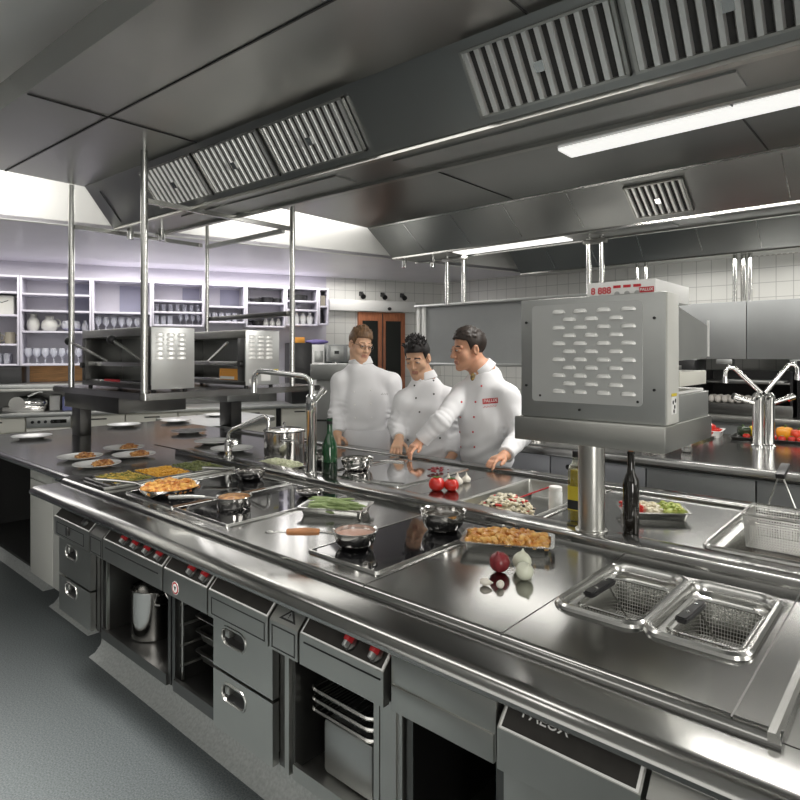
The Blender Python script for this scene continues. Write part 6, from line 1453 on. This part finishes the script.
# ---- the older chef (right), pointing with his right hand, left hand on the rim
T3 = 3.66
hc = ond(468, 349, T3)
wrR = ond(420, 444, 3.60); wrR = Vector((wrR.x, wrR.y, max(wrR.z, 1.0)))
tipR = onz(404, 459, .925)
wrL = ond(505, 455.5, 3.34)
f_l = (onz(488.5, 461.5, .945)-wrL).normalized()
chef3, tree3, P3, R3, jk3 = person('older dark-haired chef in white jacket with red badge, pointing at the counter', hc, V3(-.93, .36, 0), .10, 0, 1.05,
    ond(485, 373, T3+.02), ond(507, 395, T3-.10), ond(462, 394, T3+.05), ond(521, 436, T3-.15), wrL, ond(441, 421, T3-.10), wrR,
    V3(-.62, .78, 0), ond(485, 412, T3+.01), ond(487, 455, T3+.05), ond(489, 492, T3+.08),
    M['skin'], dict(side=.028, line=.064, low=-.088, open=.0042), M['hairdark'],
    ((f_l, V3(-.15, .15, -.98), V3(.4, .9, .1)), dict(curl=(.35, .55, .45), length=1.05)),
    (((tipR-wrR).normalized()*1.0+Vector((0, 0, .12)), V3(-.15, .35, -.9), V3(.45, .85, 0)), dict(curl=(.25, .4, .3), point=True, length=1.0)), short(3), seed=5)
buttons(chef3, tree3, [(461.5, 402), (460.5, 417), (460, 432), (461, 447), (475.5, 402), (474, 417), (473, 432), (474.5, 447), (481.5, 386)], M['redlabel'])
bd = patch(tree3, ((482.5, 399), (498, 397.5), (498.3, 402.8), (482.8, 404.3)), .003); part('red_badge', bd, M['redlabel'], chef3)
tb = text_bm('PALUX', .0265, .15, .0003)
pc, nc = hit(tree3, 490.4, 400.9); ex = (hit(tree3, 497, 400.3)[0]-hit(tree3, 484, 401.5)[0]).normalized(); place_bm(tb, pc+nc*.010, ex, UP)
part('badge_lettering', tb, M['whitelabel'], chef3)
SQ = [(483+.0+.95*i, 407.2-.10*i+1.1*math.sin(i*2.1)) for i in range(15)]
lapel(chef3, tree3, SQ, name='red_embroidery', m='redlabel', w=.0012)
pn, nn = hit(tree3, 473, 377)
bm = NB(); sphere(bm, pn, .016, 1.0, 1.0, 1.6, 14, 10); part('neckerchief', bm, M['tie'], chef3)
# ---- the young chef (middle), looking down, right hand on the rim
T2 = 3.93
hc = ond(417.5, 358, T2)
wrR = ond(399, 437, 3.80); wrR.z = .985
chef2, tree2, P2, R2, jk2 = person('young chef with spiky black hair in white jacket, looking down at the counter', hc, V3(-.38, .92, 0), .34, .05, 1.0,
    ond(425, 381, T2+.03), ond(448, 398, T2+.02), ond(405, 401, T2), ond(458, 432, T2+.0), ond(452, 456, T2-.12), ond(397, 424, T2+.0), wrR,
    V3(-.15, .98, 0), ond(427, 420, T2+.02), ond(427, 460, T2+.03), ond(427, 492, T2+.04),
    M['skin2'], dict(side=.035, line=.062, low=-.062, open=.0022, gdown=.0012), M['hairblack'],
    ((V3(-.5, .6, -.5), V3(0, .3, -.95), V3(-.7, -.6, 0)), dict()),
    ((V3(-.15, .78, -.42), V3(0, -.35, -.93), V3(.95, .2, 0)), dict(curl=(.35, .45, .35))), spiky(4, .028, .012, 120), seed=8)
buttons(chef2, tree2, [(414.5, 385.5), (416, 398), (419.5, 412), (433.5, 380.5), (433.8, 394), (440, 438), (408, 440)], M['rub'])
# ---- chef with glasses (left), white apron
T1 = 4.24
hc = ond(360.5, 344.5, T1)
chef1, tree1, P1, R1, jk1 = person('tall light-haired chef with glasses in white jacket and apron, standing at left', hc, V3(.55, .83, 0), .20, -.12, .97,
    ond(361, 366, T1+.02), ond(391, 382, T1+.03), ond(341, 382, T1), ond(398, 422, T1+.03), ond(400, 446, T1-.03), ond(337, 414, T1), ond(337.5, 434, T1-.10),
    V3(.12, .99, 0), ond(366, 402, T1+.02), ond(366, 438, T1+.03), ond(366, 470, T1+.04),
    M['skin2'], dict(side=.034, line=.060, low=-.066, open=.0040, gaze=.003), M['hairbrown'],
    ((V3(-.4, .6, -.5), V3(0, .3, -.95), V3(-.7, -.6, 0)), dict()),
    ((V3(.0, .45, -.89), V3(.6, -.75, -.2), V3(.8, .55, .3)), dict(curl=(.2, .3, .3))), spiky(9, .016, .006, 110), seed=3)
buttons(chef1, tree1, [(354, 392), (354.5, 405), (355, 418), (371, 390), (371, 404), (371.5, 418)], M['whitelabel'])
lapel(chef1, tree1, [(381+.7*i, 394+1.0*math.sin(i*2.3)) for i in range(11)], name='grey_embroidery', m='grey', w=.0011)
bm = NB()
for sx in (-1, 1):
    cc = P1(sx*.031, .098, -.003); rgl = [Vector(cc)+Vector(R1@NPV((math.cos(a)*.022, 0, math.sin(a)*.015)))*.97 for a in np.linspace(0, 2*PI, 17)[:-1]]
    tube(bm, rgl, .0013, 6, True); tube(bm, [Vector(P1(sx*.053, .097, .002)), Vector(P1(sx*.073, .05, .006)), Vector(P1(sx*.079, -.005, .008))], .0014, 6)
tube(bm, [Vector(P1(-.010, .101, .002)), Vector(P1(0, .106, .005)), Vector(P1(.010, .101, .002))], .0014, 6)
part('spectacles', bm, M['frame'], chef1)
# apron: wrap around the hips with a tied waistband
def apron(parent, W_, tf, z0, z1):
    tfv = Vector((tf.x, tf.y, 0)).normalized(); sd = Vector((tfv.y, -tfv.x, 0)); bm = NB(); rings = []
    for z, gx, gy in ((z1, .190, .148), (z1-.05, .192, .152), ((z0+z1)/2, .205, .165), (z0, .225, .185)):
        rings.append([tuple(Vector((W_.x, W_.y, z))+sd*gx*math.cos(a)*(1+.012*math.sin(a*9))+tfv*gy*math.sin(a)*(1+.012*math.cos(a*11))) for a in np.linspace(-.5, PI+.5, 40)])
    inner = [[tuple(Vector((W_.x, W_.y, p[2]))+(Vector(p)-Vector((W_.x, W_.y, p[2])))*.975) for p in r] for r in rings]
    R_ = [r+i[::-1] for r, i in zip(rings, inner)]; loft(bm, R_); return part('apron', bm, M['apron'], parent)
w1 = ond(366, 448, T1+.03); ap = apron(chef1, w1, V3(.12, .99, 0), .45, ond(366, 431, T1-.12).z)
# ================================================================ CAMERA, LIGHT
cam = bpy.data.cameras.new('camera'); co = bpy.data.objects.new('camera', cam); COL.objects.link(co); SC.camera = co
cam.sensor_width = 36; cam.lens = 36*FPX/800; cam.shift_y = -(400-HORIZON)/800; cam.clip_start = .05
co.location = (0, 0, CAMH); co.rotation_euler = (PI/2, 0, math.atan2(-FWD[0], FWD[1]))
def area(name, loc, rot, sx, sy, power, col=(1, .97, .92)):
    l = bpy.data.lights.new(name, 'AREA'); l.shape = 'RECTANGLE'; l.size = sx; l.size_y = sy; l.energy = power; l.color = col
    o = bpy.data.objects.new(name, l); COL.objects.link(o); o.location = loc; o.rotation_euler = rot; return o
area('fill_hood_near', (-2.0, 1.5, 2.735), (0, 0, 0), 2.2, .25, 8)  # unseen light added under the near canopy, no fitting modelled
area('lamp_hood_rear', (-.2, 3.41, 2.72), (0, 0, 0), 3.6, .16, 72)
area('lamp_trough', (-2.88, 4.74, 2.47), (0, 0, 0), 1.1, .18, 7)
area('fill_pass', (-4.9, 4.3, 2.95), (0, 0, 0), .8, 3.0, 45)  # unseen light added above the pass to brighten the white upstand
area('fill_left_upstand', (-4.74, .6, 2.92), (0, PI/2, 0), .25, 2.0, 15)  # added light beside the canopy end, out of sight, turned onto the upstand
area('fill_front_right', (1.6, -1.4, 3.05), (0, 0, 0), 3.6, 2.2, 24)  # overhead light added behind the camera for the cabinet fronts
area('fill_front', (-1.6, -2.2, 3.05), (0, 0, 0), 4.0, 1.8, 26)  # general fill added out of view, over the room behind the camera
area('fill_right', (3.9, 2.6, 1.9), (0, -PI/2, 0), 1.4, 3.0, 70)  # unseen light added at the right wall, there is no window
area('lamp_side', (2.9, -1.6, 1.25), (0, PI/2, PI+math.atan2(1.9, -3.4)), 1.3, 1.3, 60)
area('fill_shelves', (-6.35, 4.35, 2.52), (0, 0, WA), 3.4, .25, 20)  # light added below the lowered ceiling to brighten the shelves
area('fill_shelf_wall', (-6.5, 2.9, 2.54), (0, 0, WA), 4.4, 1.2, 54)  # broad unseen light added in front of the shelf wall
fl = area('fill_floor', (-2.2, .25, 3.05), (0, 0, 0), 1.6, 1.0, 22); fl.data.spread = 1.0  # narrow light added so the lit floor brightens the drawer fronts
area('fill_far', (-1.0, 6.35, 2.44), (0, 0, 0), 3.0, .12, 34)  # unseen light added below the far canopy to lift the tiled wall
wd = bpy.data.worlds.new('world'); SC.world = wd; wd.use_nodes = True
wd.node_tree.nodes['Background'].inputs[0].default_value = (.75, .78, .8, 1); wd.node_tree.nodes['Background'].inputs[1].default_value = .3
vs = SC.view_settings; vs.view_transform = 'Standard'; vs.look = 'None'; vs.gamma = 1; vs.use_curve_mapping = False; vs.exposure = 0.17
SC.cycles.use_denoising = True
SC.cycles.max_bounces = 8; SC.cycles.diffuse_bounces = 4; SC.cycles.glossy_bounces = 5; SC.cycles.transmission_bounces = 6; SC.cycles.transparent_max_bounces = 12
SC.cycles.sample_clamp_indirect = 6
